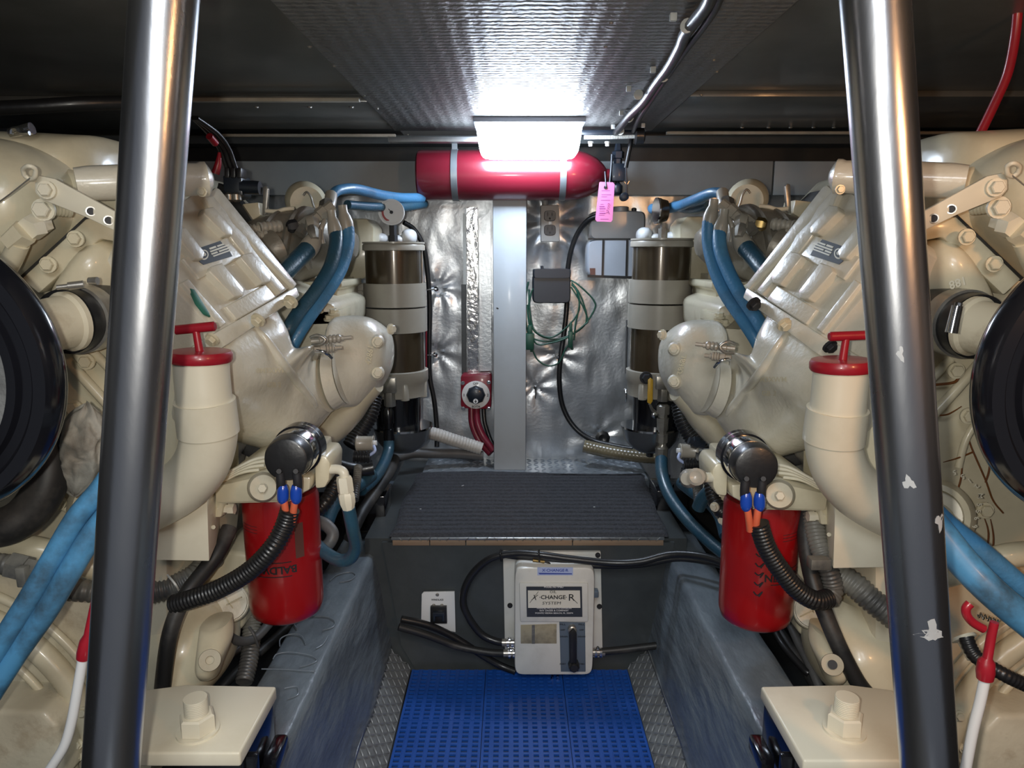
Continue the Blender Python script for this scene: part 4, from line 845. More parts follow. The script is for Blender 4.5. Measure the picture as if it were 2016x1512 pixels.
    if L: mk('clamp_screw', join(s.lathe((112, 566, 0.85), (165, 560, 0.86), [(0, 5), (0.4, 5), (0.42, 8), (1, 8)], 12), s.lathe((175, 553, 0.86), (192, 553, 0.86), [(0, 7), (1, 8)], 10)), 'fitting', sv)
    else: mk('clamp_screw', join(sweep([(*P(1885, 602, 0.80), 0.006), (*P(1873, 655, 0.80), 0.007)], 10), sweep([(*P(1888, 596, 0.80), 0.004), (*P(1885, 606, 0.80), 0.004)], 8)), 'chrome', sv)
    # ---- lower front cover: bars, bolts, boss
    for pts, r in (([(118, 690, 0.965), (165, 745, 0.965), (215, 800, 0.965)], 10), ([(120, 800, 0.965), (150, 850, 0.965), (165, 905, 0.965)], 7), ([(180, 690, 0.965), (240, 750, 0.965)], 9), ([(100, 985, 0.965), (170, 1020, 0.965), (240, 1030, 0.965)], 7)):
        mk('cover_rib', s.tube(pts, r), 'cream', E)
    for x, y in ((170, 712), (145, 803), (113, 990), (235, 700)): s.bolt(x, y, 0.955 if x > 50 else 0.9, 12, E)
    mk('cover_boss', s.lathe((215, 1000, 0.985), (215, 1000, 0.93), [(0, 72), (0.6, 70), (0.8, 60), (0.82, 50), (0.6, 48)], 40), 'cream', E)
    if not L:
        for pts in ([(1905, 855), (1912, 880), (1940, 945), (1955, 985), (1975, 1010)], [(1938, 1020), (1946, 1050), (1942, 1100)], [(1950, 1022), (1956, 1060), (1952, 1110)], [(1893, 800), (1868, 815), (1850, 818)], [(1895, 905), (1892, 940), (1886, 962)], [(1857, 910), (1885, 902), (1915, 890)], [(1945, 880), (1948, 920), (1940, 950)]):
            mk('oil_run', tube([(*P(x, y, 0.962), 0.0012 if i else 0.0006) for i, (x, y) in enumerate(pts)], 6, 8), 'rust', E)
        mk('oil_run', tube([(*P(x, y, 0.962), 0.002) for x, y in ((1838, 758), (1880, 752), (1888, 735))], 6, 8), 'rust', E)
    # ---- nameplate box (after-cooler housing), a ribbed cover on an inclined plane
    A, B, C = (426, 377, 1.13), (578, 562, 1.18), (430, 652, 0.975)
    pl = s.plane(A, B, C); Yr = 1.09
    hx = mk('cooler_housing', s.slab([(426, 377), (390, 376), (262, 462), (260, 478), (424, 655), (440, 650), (578, 562)], pl, Yr, 0, 0.12), 'cream_gloss', E, bevel=0.002)
    mk('housing_flange', s.slab([(420, 372), (428, 376), (580, 562), (574, 570), (400, 390)], pl, Yr, 0.006, 0.012), 'cream_gloss', hx, bevel=0.002)
    for pts, h in (([(391, 384), (404, 380), (436, 418), (452, 444), (478, 470), (490, 492), (528, 540), (556, 572), (545, 582), (508, 540), (480, 512), (452, 478), (425, 440), (404, 412)], 0.008),
                   ([(391, 418), (409, 415), (447, 458), (446, 471), (432, 470), (389, 428)], 0.013), ([(467, 508), (485, 504), (524, 549), (521, 562), (505, 565), (462, 514)], 0.013),
                   ([(404, 532), (426, 525), (469, 577), (467, 590), (449, 592), (400, 542)], 0.013), ([(335, 460), (352, 455), (392, 505), (388, 518), (374, 518), (332, 470)], 0.013),
                   ([(355, 512), (444, 468), (478, 506), (388, 552)], 0.005), ([(440, 606), (518, 562), (540, 588), (462, 632)], 0.005), ([(352, 560), (364, 552), (440, 640), (428, 648)], 0.007)):
        mk('housing_pad', s.slab(pts, pl, Yr, h, h + 0.004), 'cream_gloss', hx, bevel=0.002, seg=3)
    def spx(pts, h, m, nm, par): return mk(nm, s.slab(pts, pl, Yr, h, 0.0008), m, par, smooth=False)
    N = spx([(366, 499), (428, 478), (434, 485), (440, 487), (452, 508), (395, 525), (388, 520), (382, 512)], 0.0062, 'char', 'nameplate', hx)
    gx = lambda u, v: (378 + (u * 62) + v * 18, 500 - u * 22 + v * 22)
    for u0, u1, v0, v1 in ((0.42, 0.62, 0.08, 0.22), (0.66, 0.86, 0.10, 0.22), (0.38, 0.98, 0.30, 0.42), (0.36, 0.55, 0.50, 0.62), (0.60, 0.95, 0.50, 0.62), (0.36, 0.90, 0.70, 0.80)):
        spx([gx(u0, v0), gx(u1, v0), gx(u1, v1), gx(u0, v1)], 0.0068, 'silver', 'print_bar', N)
    cc = gx(0.16, 0.42)
    ring = [(cc[0] + 9 * math.cos(t * pi / 12), cc[1] + 10 * math.sin(t * pi / 12)) for t in range(24)]
    spx(ring, 0.0066, 'silver', 'emblem_ring', N); spx([(cc[0] + 6.4 * math.cos(t * pi / 8), cc[1] + 7.2 * math.sin(t * pi / 8)) for t in range(16)], 0.0072, 'char', 'emblem_disc', N); spx([(cc[0] + 3 * math.cos(t * pi / 8), cc[1] + 3.2 * math.sin(t * pi / 8)) for t in range(16)], 0.0078, 'silver', 'emblem_dot', N)
    if L: mk('sealant_patch', s.slab([(366, 572), (376, 574), (404, 618), (408, 628), (396, 622), (380, 602)], pl, Yr, 0.0075, 0.004), 'sealant', hx, bevel=0.001)
    # lower flange and its bolts
    pf = s.plane((580, 570, 1.11), (428, 662, 1.01), (600, 600, 1.115))
    mk('joint_flange', s.slab([(580, 565), (588, 584), (440, 684), (418, 658)], pl, Yr, 0.004, 0.09), 'cream_gloss', hx, bevel=0.003)
    for x, y, Y, m_ in ((508, 630, 1.03, 'cream'), (572, 594, 1.13, 'cream' if L else 'ink'), (418, 668, 0.955, 'cream' if L else 'ink')): s.bolt(x, y, Y, 11, hx, m_, n=(-0.35 , -0.75, -0.55))
    # ---- big cast elbow sweeping to the manifold
    def sec2(ax, ay, Ya, bx, by, Yb, d, e):
        a, b = s.q(ax, ay, Ya), s.q(bx, by, Yb); return ((a + b) / 2 - pl.n * d, (b - a) / 2, -pl.n * d, e)
    el = mk('intake_elbow', loft([sec2(432, 672, 0.975, 556, 604, 1.155, 0.060, 6), sec2(438, 725, 0.950, 580, 638, 1.135, 0.062, 5), sec2(452, 790, 0.955, 602, 670, 1.14, 0.066, 3.6), s.sec(470, 862, 618, 694, 1.07, 0.078, 2.5, 1.20), s.sec(540, 879, 627, 704, 1.13, 0.076, 2.2, 1.24), s.sec(604, 850, 631, 703, 1.18, 0.072, 2, 1.25), s.sec(640, 818, 629, 700, 1.225, 0.066, 2, 1.26), s.sec(652, 806, 628, 699, 1.245, 0.064, 2, 1.26)], 48, 6), 'cream_gloss', E)
    def on(t, x, y, Y): return (x, y, Y)
    sf = surface(el, WL[el]); RP = [(504, 645, 5), (520, 664, 7.5), (540, 692, 8.5), (560, 720, 8.5), (580, 745, 8.5), (600, 771, 8), (614, 788, 7), (622, 800, 4)]
    RQ = [sf(*s.t(x, y, 1.1), -0.0005) for x, y, r_ in RP]
    mk('elbow_rib', tube([(*q_, r_ / FPX * q_.y * 1.15) for q_, (x, y, r_) in zip(RQ, RP)], 4, 14), 'cream_gloss', el)
    for k, (x, y) in enumerate(((535, 730), (540, 758))): 
        tv, tf = textvf(('8M3XWM' if k == 0 else 'GB 2'), 14, 0.25); ox_, oy_ = s.t(x, y, 1.1)
        mk('cast_lettering', ([sf(ox_ + v.x, oy_ - v.y, 0.0012) for v in tv], tf), 'cream', el, smooth=False)
    # clamp ring
    def ring(cxa, cya, cxb, cyb, Y, d, w_, nm, m, par):
        return mk(nm, loft([s.sec(cxa, cya, cxb, cyb, Y, d, 2, Y + .01), s.sec(cxa + w_, cya - w_ * .55, cxb + w_, cyb - w_ * .2, Y + 0.012, d, 2, Y + .022)], 48, 1), m, par)
    vb = ring(653, 811, 627, 695, 1.25, 0.068, 6, 'v_band', 'cream_pale', E)
    ring(664, 806, 640, 690, 1.262, 0.062, 22, 'collar', 'cream_gloss', E)
    ring(690, 795, 664, 682, 1.28, 0.066, 4, 'collar_bead', 'cream_gloss', E)
    # ---- manifold end
    mn = mk('exhaust_manifold', loft([s.sec(672, 802, 645, 690, 1.27, 0.06, 2, 1.29), s.sec(700, 800, 655, 632, 1.31, 0.078, 2.3, 1.33), s.sec(722, 790, 690, 622, 1.34, 0.085, 2.4, 1.37), s.sec(745, 765, 735, 628, 1.36, 0.085, 2.4, 1.39), s.sec(764, 735, 762, 650, 1.38, 0.07, 2.4, 1.39), s.sec(771, 712, 771, 676, 1.39, 0.03, 2.2, 1.39)], 48, 5), 'cream_gloss', E)
    mk('manifold_leg', loft([s.sec(752, 770, 718, 690, 1.37, 0.05, 2.2), s.sec(728, 800, 690, 720, 1.36, 0.06, 2.2), s.sec(708, 830, 668, 752, 1.36, 0.062, 2.2), s.sec(672, 866, 640, 790, 1.37, 0.06, 2.2), s.sec(632, 884, 606, 830, 1.38, 0.055, 2.2), s.sec(590, 890, 580, 840, 1.4, 0.05, 2.2)], 40, 5), 'cream', mn)
    for x, y in ((742, 673), (742, 734)):
        mk('bolt_recess', s.lathe((x, y, 1.315), (x, y - 1, 1.305), [(0, 15), (1, 9)], 18), 'cream_gloss', mn); s.bolt(x, y, 1.298, 8, mn, 'cream_pale', n=(0.5, -1, 0))
    s.bolt(770, 648, 1.36, 8, mn, 'cream_pale', n=(1, -0.5, 0.1))
    c = s.q(727, 700, 1.288); text('cast_lettering', '42861' if L else '78982', c, (0.2 * g, 0, -1 if not L else 1), (-1 if L else 1, 0, 0.2), 0.011, 'cream', mn, bold=0.02)
    # injector-like sender pair on the elbow
    for k, (x0, y0, x1, y1) in enumerate(((612, 672, 692, 664), (618, 688, 672, 684))):
        mk('sender', s.lathe((x0, y0, 1.17 - k * 0.02), (x1, y1, 1.19 - k * 0.02), [(0, 5), (0.2, 5), (0.22, 8), (0.4, 8), (0.42, 5), (0.45, 9), (0.5, 9), (0.52, 6.5), (0.55, 9), (0.6, 9), (0.62, 6.5), (0.65, 9), (0.7, 9), (0.74, 6), (0.8, 6), (0.8, 4), (1, 4)], 14), 'fitting' if False else 'taupe', el)
    mk('sender_clip', s.tube([(612, 664, 1.16), (625, 660, 1.15), (640, 668, 1.15), (632, 678, 1.15), (615, 680, 1.16)], 3.2), 'fitting', el)
    mk('sender_clip', s.tube([(620, 690, 1.15), (640, 694, 1.15), (652, 704, 1.17)], 4), 'chrome', el)
    # ---- cylinder head / valve gear seen under the blue hoses
    hd = mk('cylinder_head', s.prism([(560, 556), (672, 553), (674, 566), (664, 570), (664, 622), (600, 640), (560, 640)], 1.50, 0.2), 'cream', E, bevel=0.004)
    mk('head_lid', s.prism([(596, 612), (668, 610), (670, 628), (650, 640), (600, 642)], 1.38, 0.10), 'cream', hd, bevel=0.003)
    mk('head_block', s.prism([(600, 640), (676, 636), (668, 690), (602, 700)], 1.40, 0.10), 'cream', hd, bevel=0.004)
    for x, y in ((657, 616), (626, 613), (648, 628)): s.bolt(x, y, 1.375, 8, hd, 'cream', n=(0, -0.2, 1))
    # rear box on the engine
    mk('rear_tank', s.prism([(688, 430), (722, 430), (736, 448), (735, 520), (718, 548), (690, 556), (560, 556), (560, 470), (640, 430)], 1.80, 0.12), 'cream', E, bevel=0.006)
    # ---- turbocharger
    tb = mk('turbo_housing', loft([s.sec(470, 600, 480, 440, 1.42, 0.06, 2.2), s.sec(500, 585, 520, 428, 1.44, 0.09, 2.2), s.sec(560, 570, 585, 412, 1.48, 0.11, 2.2), s.sec(620, 545, 640, 418, 1.54, 0.10, 2.2), s.sec(668, 530, 678, 440, 1.58, 0.07, 2.2), s.sec(700, 505, 702, 462, 1.60, 0.03, 2.2)], 44, 5), 'turbo', E)
    for k, (x, y0, y1) in enumerate(((545, 414, 560), (590, 406, 545), (626, 412, 535))):
        mk('turbo_band', loft([s.sec(x - 6, y1, x + 14, y0, 1.46 + .03 * k, 0.118, 2.2), s.sec(x, y1 - 2, x + 21, y0 + 1, 1.468 + .03 * k, 0.118, 2.2)], 44, 1), 'turbo', tb)
    mk('turbo_inlet', s.lathe((545, 490, 1.36), (516, 500, 1.34), [(0, 38), (0.5, 34), (0.9, 24), (1, 5)], 32), 'turbo', tb)
    mk('turbo_scroll', s.lathe((600, 395, 1.68), (604, 400, 1.60), [(0, 30), (0.1, 38), (0.8, 38), (1, 30), (1, 20)], 32), 'cream', tb)
    mk('scroll_flange', loft([s.sec(652, 500, 668, 442, 1.45, 0.01, 2.2), s.sec(662, 520, 676, 440, 1.47, 0.05, 2.2), s.sec(668, 520, 682, 442, 1.48, 0.05, 2.2)], 32, 2), 'turbo', tb)
    for k, (x, y) in enumerate(((470, 455), (485, 468))):
        mk('ribbed_plug', s.rib([(x, y, 1.33), (x + 42, y - 4 - k * 2, 1.35)], 10 - k, 0.007, 0.16), 'taupe', tb)
        mk('ribbed_plug', s.rib([(x + 40, y - 5, 1.35), (x + 84, y - 10, 1.38)], 12 if k == 0 else 0.5, 0.009, 0.12), 'taupe', tb) if k == 0 else None
    mk('plug_nut', s.lathe((565, 447, 1.38), (584, 444, 1.39), [(0, 8), (0.3, 13), (1, 13)], 6), 'ink' if L else 'brass', tb)
    # heads of pipes, brackets on top
    mk('head_bracket', s.prism([(473, 402), (508, 398), (514, 424), (500, 432), (478, 438), (471, 425)], 1.45, 0.06), 'cream', E, bevel=0.002)
    mk('slotted_bracket', s.prism([(518, 368), (524, 366), (528, 372), (524, 424), (516, 424)], 1.44, 0.01), 'fitting', E, bevel=0.001)
    mk('linkage', s.tube([(523, 415, 1.43), (545, 416, 1.43), (560, 412, 1.43), (578, 410, 1.44)], 4), 'cream_pale', E)
    mk('linkage', s.tube([(523, 424, 1.43), (540, 422, 1.43), (556, 416, 1.43)], 3), 'fitting', E)
    mk('clip_ring', s.tube([(597, 385, 1.58), (604, 378, 1.58), (612, 388, 1.58), (616, 402, 1.58), (622, 418, 1.58)], 2), 'fitting', E)
    # ---- bell housing and starter below the box cover
    mk('bell_housing', loft([s.sec(285, 1180, 420, 1150, 1.06, 0.05, 2.3), s.sec(285, 1215, 450, 1195, 1.05, 0.09, 2.3), s.sec(285, 1260, 460, 1250, 1.04, 0.10, 2.3), s.sec(285, 1305, 450, 1310, 1.04, 0.10, 2.3), s.sec(290, 1345, 420, 1345, 1.05, 0.06, 2.3)], 44, 5), 'cream', E)
    mk('governor_casting', s.prism([(388, 1120), (440, 1082), (492, 1092), (494, 1160), (480, 1235), (462, 1250), (430, 1215), (402, 1180)], 1.08, 0.14), 'cream', E, bevel=0.008, seg=3)
    pg = mk('round_plug', s.lathe((456, 1190, 1.07), (452, 1188, 1.04), [(0, 36), (0.6, 35), (0.65, 33), (0.65, 31), (1, 31), (1, 5)], 36), 'cream_dirty', E)
    for a_ in (0.5, 0.5 + pi / 2):
        d = Vector((math.cos(a_), 0, math.sin(a_))) * R(28, 1190, 1.04); c = s.q(452, 1188, 1.0385); mk('plug_cross', sweep([(*(c - d), 0.0012), (*(c + d), 0.0012)], 6), 'cream', pg)
    lg = mk('housing_lug', loft([s.sec(400, 1225, 452, 1222, 0.99, 0.03, 2.6), s.sec(396, 1265, 452, 1262, 0.965, 0.035, 2.6), s.sec(392, 1305, 436, 1306, 0.95, 0.03, 2.6), s.sec(396, 1326, 430, 1326, 0.95, 0.02, 2.4)], 28, 4), 'cream', E)
    mk('lug_eye', s.lathe((413, 1300, 0.93), (413, 1300, 0.915), [(0, 21), (1, 20), (0.8, 8), (0.4, 7.5)], 28), 'cream_matt', lg)
    if not L: mk('lug_hole', s.lathe((413, 1300, 0.9165), (413, 1300, 0.9145), [(0, 9), (1, 9)], 20), 'ink', lg)
    # ---- lower front: flywheel cover with arcs
    fw = mk('lower_casting', s.prism([(-240, 1090), (120, 1110), (330, 1090), (330, 1360), (290, 1560), (-240, 1580)], 0.97, 0.2), 'cream_dirty', E, bevel=0.01)
    for rr, w_ in ((420, 9), (372, 22), (320, 8)):
        pts = [(-170 + rr * math.cos(math.radians(a_)), 1560 - rr * math.sin(math.radians(a_)) * 1.0, 0.955) for a_ in range(8, 88, 8)]
        mk('casting_arc', s.tube(pts, w_), 'cream', fw)
    mk('casting_block', s.prism([(-80, 1398), (85, 1402), (112, 1430), (128, 1540), (-80, 1560)], 0.90, 0.08), 'cream_dirty', E, bevel=0.008, seg=3)
    for x, y in ((151, 1490), (152, 1465), (163, 1402)): s.bolt(x, y, 0.94, 8, fw)
    mk('coolant_pipe', s.tube([(-30, 1072, 0.88), (60, 1078, 0.88), (120, 1095, 0.89), (190, 1118, 0.90), (260, 1130, 0.93)], 24), 'cream', E)
    # ---- crank pulley
    pc_ = s.q(-200 if L else -190, 741, 0.68); kr = lambda q_: R(q_, 741, 0.68)
    pu = mk('crank_pulley', lathe(pc_ + Vector((0, 0.09, 0)), (0, -1, 0), [(h_, kr(r_)) for h_, r_ in ((0.064, 240), (0.064, 300), (0.068, 304), (0.074, 306), (0.084, 302), (0.092, 290), (0.094, 268), (0.088, 258), (0.088, 240), (0.094, 234), (0.094, 216), (0.080, 212))], 112), 'black_gloss', E)
    mk('pulley_hub', lathe(pc_ + Vector((0, 0.03, 0)), (0, -1, 0), [(0, kr(218)), (0.02, kr(214)), (0.024, kr(206)), (0.024, kr(10))], 72), 'cast', pu)
    if L: mk('timing_stud', s.lathe((112, 842, 0.90), (128, 842, 0.90), [(0, 7), (1, 7)], 10), 'fitting', E)
    # sheet-metal cover box under the filler elbow
    bx = s.q(412, 1105, 0.97); 
    q0 = [s.q(x, y, 0.93) for x, y in ((310, 985), (408, 985), (412, 1105), (306, 1103))]
    dv = s.q(452, 1060, 1.10) - s.q(412, 1105, 0.93); dv.z = 0
    mk('belt_guard_box', extr(q0, dv), 'cream_pale', E, bevel=0.0015)
    mk('guard_back', s.prism([(405, 900), (455, 880), (458, 1000), (450, 1075), (410, 1100)], [0.98, 1.06, 1.06, 1.06, 0.99], 0.03), 'cream', E, bevel=0.002)
    mk('guard_hole', s.lathe((421, 1038, 0.965), (420, 1038, 0.955), [(0, 4), (1, 4)], 12), 'cream_matt', E)
    # ---- fuel filter head
    fh = mk('filter_head', s.prism([(418, 956), (470, 915), (530, 893), (618, 893), (620, 958), (568, 990), (440, 993), (436, 1020), (418, 1020)], [1.0, 1.02, 1.03, 1.04, 1.02, 1.0, 0.99, 0.99, 0.99], 0.11), 'cream', E, bevel=0.004)
    mk('head_front', s.prism([(420, 958), (500, 940), (548, 935), (612, 940), (610, 965), (568, 986), (425, 992)], 0.975, 0.05), 'cream', fh, bevel=0.004)
    for k in range(4):
        mk('cooling_fin', s.tube([(450 - k * 9, 930 + k * 9, 0.985), (500 - k * 10, 905 + k * 9, 1.0), (540 - k * 10, 898 + k * 9, 1.005)], 3.2), 'cream_pale', fh)
    mk('head_boss', s.lathe((518, 959, 0.98), (518, 960, 0.95), [(0, 30), (0.8, 27), (1, 24), (0.93, 12)], 32), 'cream_matt', fh); s.bolt(518, 960, 0.948, 9, fh, 'cream_pale', flange=False)
    mk('port_block', s.prism([(618, 897), (642, 898), (650, 912), (648, 945), (640, 961), (620, 963)], 0.99, 0.08), 'cream', fh, bevel=0.004)
    mk('mount_nut', s.lathe((432, 1002, 1.0), (462, 1002, 1.0), [(0, 12), (0.3, 12), (0.3, 9), (0.6, 9), (0.6, 11), (1, 11)], 6), 'cream_pale', fh)
    if L:
        mk('pipe_union', s.tube([(645, 925, 1.0), (664, 924, 0.995), (676, 930, 0.99), (679, 945, 0.99)], 9.5), 'cream_pale', fh)
        mk('union_collar', join(s.lathe((677, 938, 0.99), (681, 968, 0.99), [(0, 14), (0.2, 16), (1, 16)], 6), s.lathe((681, 968, 0.99), (686, 1004, 0.99), [(0, 13), (0.15, 16.5), (0.6, 16), (1, 11)], 8)), 'cream_pale', fh)
    else:
        mk('pipe_union', s.tube([(645, 925, 1.0), (668, 925, 0.99), (684, 922, 0.97)], 10), 'cream_pale', fh)
        mk('union_collar', join(s.lathe((676, 924, 0.985), (682, 924, 0.955), [(0, 16), (0.9, 17), (1, 12), (0.9, 5)], 18), s.lathe((690, 926, 1.0), (700, 928, 0.975), [(0, 18), (0.6, 19), (1, 12)], 16)), 'taupe', fh)
        for x, y in ((1407, 998), (1422, 1024)): bolt(P(x, y, 1.15), (-1, -1, 0), R(7, y, 1.15), E, 'cream_pale')
        mk('side_casting', prism([(1415, 975), (1440, 975), (1440, 1060), (1428, 1040), (1412, 1010)], 1.17, 0.1), 'cream', E, bevel=0.003)
    return E
E1 = engine(SL); E2 = engine(SR)

# ================================================================== things on and around the engines
def obj_tube(name, pts, r, m, label, cat, s=None, group=None, rib=None, n=16, parent=None):
    q = s.tb(pts, r) if s else [(*P(p[0], p[1], p[2]), R(p[3] if len(p) > 3 else r, p[1], p[2])) for p in pts]
    o = mk(name, ribbed(q, *rib, n) if rib else tube(q, 7, n), m, parent, ang=60)
    return top(o, label, cat, group) if label else o
for s in (SL, SR):
    L = s.L; k_ = s.k; other = 'left' if L else 'right'
    # red spin-on fuel filter
    c = s.q(560, 1100, 1.055); Y = 1.055; zt = s.q(560, 965, Y).z; zb = s.q(560, 1205, Y).z; r = R(71, 1100, Y); h = zt - zb
    cx = c.x
    fc = mk('fuel_filter', lathe((cx, Y, zb), (0, 0, 1), [(0.004, r * 0.3), (0, r * 0.55), (0.002, r * 0.82), (0.008, r * 0.94), (0.02, r * 0.995), (0.035, r), (h - 0.01, r * 1.01), (h, r * 0.96)], 64), 'red')
    top(fc, 'red spin-on fuel filter can hanging under the %s engine filter head' % k_, 'filter')
    def wrap(vf, zc, ang, sc_, flip=1):
        V, F = vf; out = []
        for v in V:
            t = ang + flip * v.x * sc_ / r; out.append(Vector((cx + (r * 1.012) * math.sin(t), Y - (r * 1.012) * math.cos(t), zc + flip * v.y * sc_)))
        return out, F
    def strip_(a0, a1, za, zb_, sk=0):
        V = []; n = 10
        for i in range(n + 1):
            t = a0 + (a1 - a0) * i / n
            for z in (za, zb_): V.append(Vector((cx + r * 1.011 * math.sin(t + (sk if z == za else 0)), Y - r * 1.011 * math.cos(t + (sk if z == za else 0)), z)))
        return V, [(2 * i, 2 * i + 1, 2 * i + 3, 2 * i + 2) for i in range(n)]
    zl = s.q(560, 1092, Y).z; a0 = -0.35 if L else 0.15
    for za, zb_ in ((zl + 0.012, zl + 0.0105), (zl - 0.0105, zl - 0.012)): mk('label_line', strip_(a0 - 0.15, a0 + 0.85, za, zb_), 'ink', fc, smooth=False)
    mk('lettering', wrap(textvf('BALDWIN', 1, 0.03), zl, a0 + 0.33, 0.0165, -1), 'ink', fc, smooth=False)
    for k in range(3): mk('label_line', strip_(-1.0 if L else 0.25, -0.35 if L else 0.8, s.q(560, 1012 + k * 6, Y).z, s.q(560, 1013 + k * 6, Y).z), 'ink', fc, smooth=False)
    if L: mk('label_print', strip_(0.62, 0.86, s.q(600, 1010, Y).z, s.q(600, 1075, Y).z), 'stain', fc, smooth=False)
    else: 
        for k in range(6):
            mk('handwriting', tube([(cx + r * 1.012 * math.sin(t), Y - r * 1.012 * math.cos(t), s.q(560, 1030 + k * 18 + d_, Y).z, 0.0011) for t, d_ in ((-0.42, 0), (-0.32, 4 + k % 3), (-0.2, -2), (-0.28, 8))], 4, 6), 'ink', fc)
    # pressure sender with two blue crimped wires
    sd = thing('pressure_sender', 'black round pressure sender with chrome band on the %s filter head' % k_, 'sensor', s.q(575, 895, 1.0))
    mk('body', s.lathe((600, 872, 1.02), (562, 906, 0.93), [(0, 10), (0, 36), (0.08, 44), (0.2, 46), (0.28, 46), (0.30, 43), (0.72, 43), (0.74, 42)], 48), 'chrome', sd)
    mk('rear_ring', s.lathe((596, 876, 1.01), (585, 886, 0.985), [(0, 44), (0, 47.5), (1, 47.5), (1, 44)], 48), 'black_gloss', sd)
    mk('face', s.lathe((573, 896, 0.955), (562, 906, 0.925), [(0, 43.5), (0.7, 43), (0.95, 40), (1, 36), (1, 5)], 48), 'black_gloss' if False else 'black', sd)
    for x in (549, 582):
        t_ = mk('terminal', join(s.lathe((x, 927, 0.935), (x, 928, 0.915), [(0, 7), (1, 5)], 8), s.tube([(x + 2, 930, 0.925), (x + 4, 948, 0.925), (x + 4, 962, 0.928)], 9)), 'ink', sd)
    for k, x in enumerate((557, 583)):
        mk('crimp', s.tube([(x, 955, 0.925, 8), (x, 965, 0.925, 11), (x, 982, 0.925, 11), (x + (2 if k == 0 else -2), 990, 0.925, 7)], None), 'blue_plug', sd)
        mk('wire', s.tube([(x + (2 if k == 0 else -2), 985, 0.925), (570 + (x - 570) * 0.6, 1006, 0.925), (570 + (x - 570) * 0.4, 1030, 0.93)], 7), 'salmon', sd)
    if L: pts = [(571, 1003, 0.93), (560, 1036, 0.93), (535, 1080, 0.92), (490, 1125, 0.92), (430, 1160, 0.92), (375, 1180, 0.92), (342, 1190, 0.925)]
    if L:
        obj_tube('wire_conduit', pts, 18.5, 'black', 'black corrugated conduit curving in front of the left red filter can', 'conduit', rib=(0.0052, 0.10))
        obj_tube('wire_conduit', [(330, 1182, 0.99), (345, 1160, 0.99), (365, 1140, 1.0), (400, 1118, 1.02), (425, 1100, 1.05)], 17, 'loom', 'grey split conduit under the cream guard box, left engine', 'conduit', rib=(0.0055, 0.10))
        obj_tube('wire_conduit', [(300, 1165, 0.97), (340, 1155, 0.98), (385, 1132, 1.0), (410, 1105, 1.04)], 22, 'loom', 'wider grey conduit beside the left ladder rail under the guard box', 'conduit', rib=(0.006, 0.10))
        obj_tube('cable_tie', [(330, 1132, 0.955), (345, 1150, 0.94), (352, 1162, 0.955)], 2.2, 'zip', 'pale cable tie around the grey conduit of the left engine', 'cable tie')
    else:
        obj_tube('wire_conduit', [(1494, 1030, 0.93), (1508, 1075, 0.93), (1535, 1120, 0.93), (1570, 1162, 0.93), (1605, 1182, 0.93), (1630, 1178, 0.94)], 18.5, 'black', 'black corrugated conduit curving in front of the right red filter can', 'conduit', rib=(0.0052, 0.10))
        obj_tube('wire_conduit', [(1630, 1182, 0.955), (1640, 1160, 0.965), (1632, 1125, 0.97), (1618, 1090, 0.98), (1606, 1050, 1.0), (1600, 1010, 1.02)], 19, 'loom', 'grey split conduit rising beside the right guard box', 'conduit', rib=(0.0055, 0.10))
        obj_tube('wire_conduit', [(1640, 1125, 0.99), (1680, 1150, 0.97), (1720, 1185, 0.955), (1765, 1220, 0.94)], 24, 'loom', 'wide grey conduit sloping down behind the right ladder rail', 'conduit', rib=(0.007, 0.10))
        o = mk('conduit_clip', box(P(1613, 1108, 0.945), (0.030, 0.018, 0.016)), 'loom', bevel=0.002); top(o, 'grey plastic clip on the conduit beside the right guard box', 'clip')
    # oil filler pipe with red T-handle cap
    fp = thing('oil_filler', 'cream oil filler pipe with red T-handle cap, %s engine' % k_, 'filler pipe', s.q(400, 900, 0.90))
    pe = mk('pipe', s.tube([(396, 705, 0.88, 52), (398, 740, 0.88, 52), (404, 800, 0.88, 52), (412, 850, 0.885, 53), (400, 905, 0.89, 53), (372, 945, 0.90, 53), (330, 975, 0.91, 53), (280, 1000, 0.93, 53), (220, 1025, 0.95, 53)], None, 8, 40), 'cream_pale', fp)
    mk('collar', s.lathe((403, 788, 0.88), (411, 852, 0.885), [(0, 52), (0, 57.5), (1, 58.5), (1, 52)], 44), 'cream_pale', pe)
    cp_ = mk('cap', s.lathe((395, 712, 0.88), (394, 690, 0.88), [(0, 50), (0, 57), (0.2, 60), (0.7, 60), (0.95, 57), (1, 52), (1, 10)], 48), 'red_cap', fp)
    hs = mk('handle_stem', s.lathe((394, 697, 0.875), (386, 652, 0.875), [(0, 14), (0.08, 12), (0.14, 8), (1, 7)], 16), 'red_cap', cp_)
    mk('handle_bar', s.lathe((345 if L else 330, 650 if L else 648, 0.875), (424 if L else 420, 642 if L else 651, 0.875), [(0, 6), (0.02, 9.5), (0.97, 9.5), (1, 7)], 20), 'red_cap', cp_)
    # engine mount foot with bolt
    x0, x1 = (-0.475, -0.306) if L else (0.325, 0.492); zt = HC - 0.552
    if not L: x0, x1 = 0.323, 0.49
    em = thing('engine_mount', 'cream steel mounting plate with big stud and nut, lower %s' % k_, 'engine mount', ((x0 + x1) / 2, 0.77, zt - 0.09))
    xi, xo = (x1, x0) if L else (x0, x1)
    poly = [(xi, 0.838, zt), (xi, 0.712 if L else 0.70, zt), (xo + s.g * 0.02, 0.712 if L else 0.70, zt), (xo, 0.73, zt), (xo, 0.83, zt), (xo + s.g * 0.05, 0.842, zt)]
    mk('plate', extr(poly, (0, 0, -0.018)), 'cream_pale', em, bevel=0.003, seg=3)
    c = PZ(zt).hit(*((390, 1440) if L else (1662, 1438)))
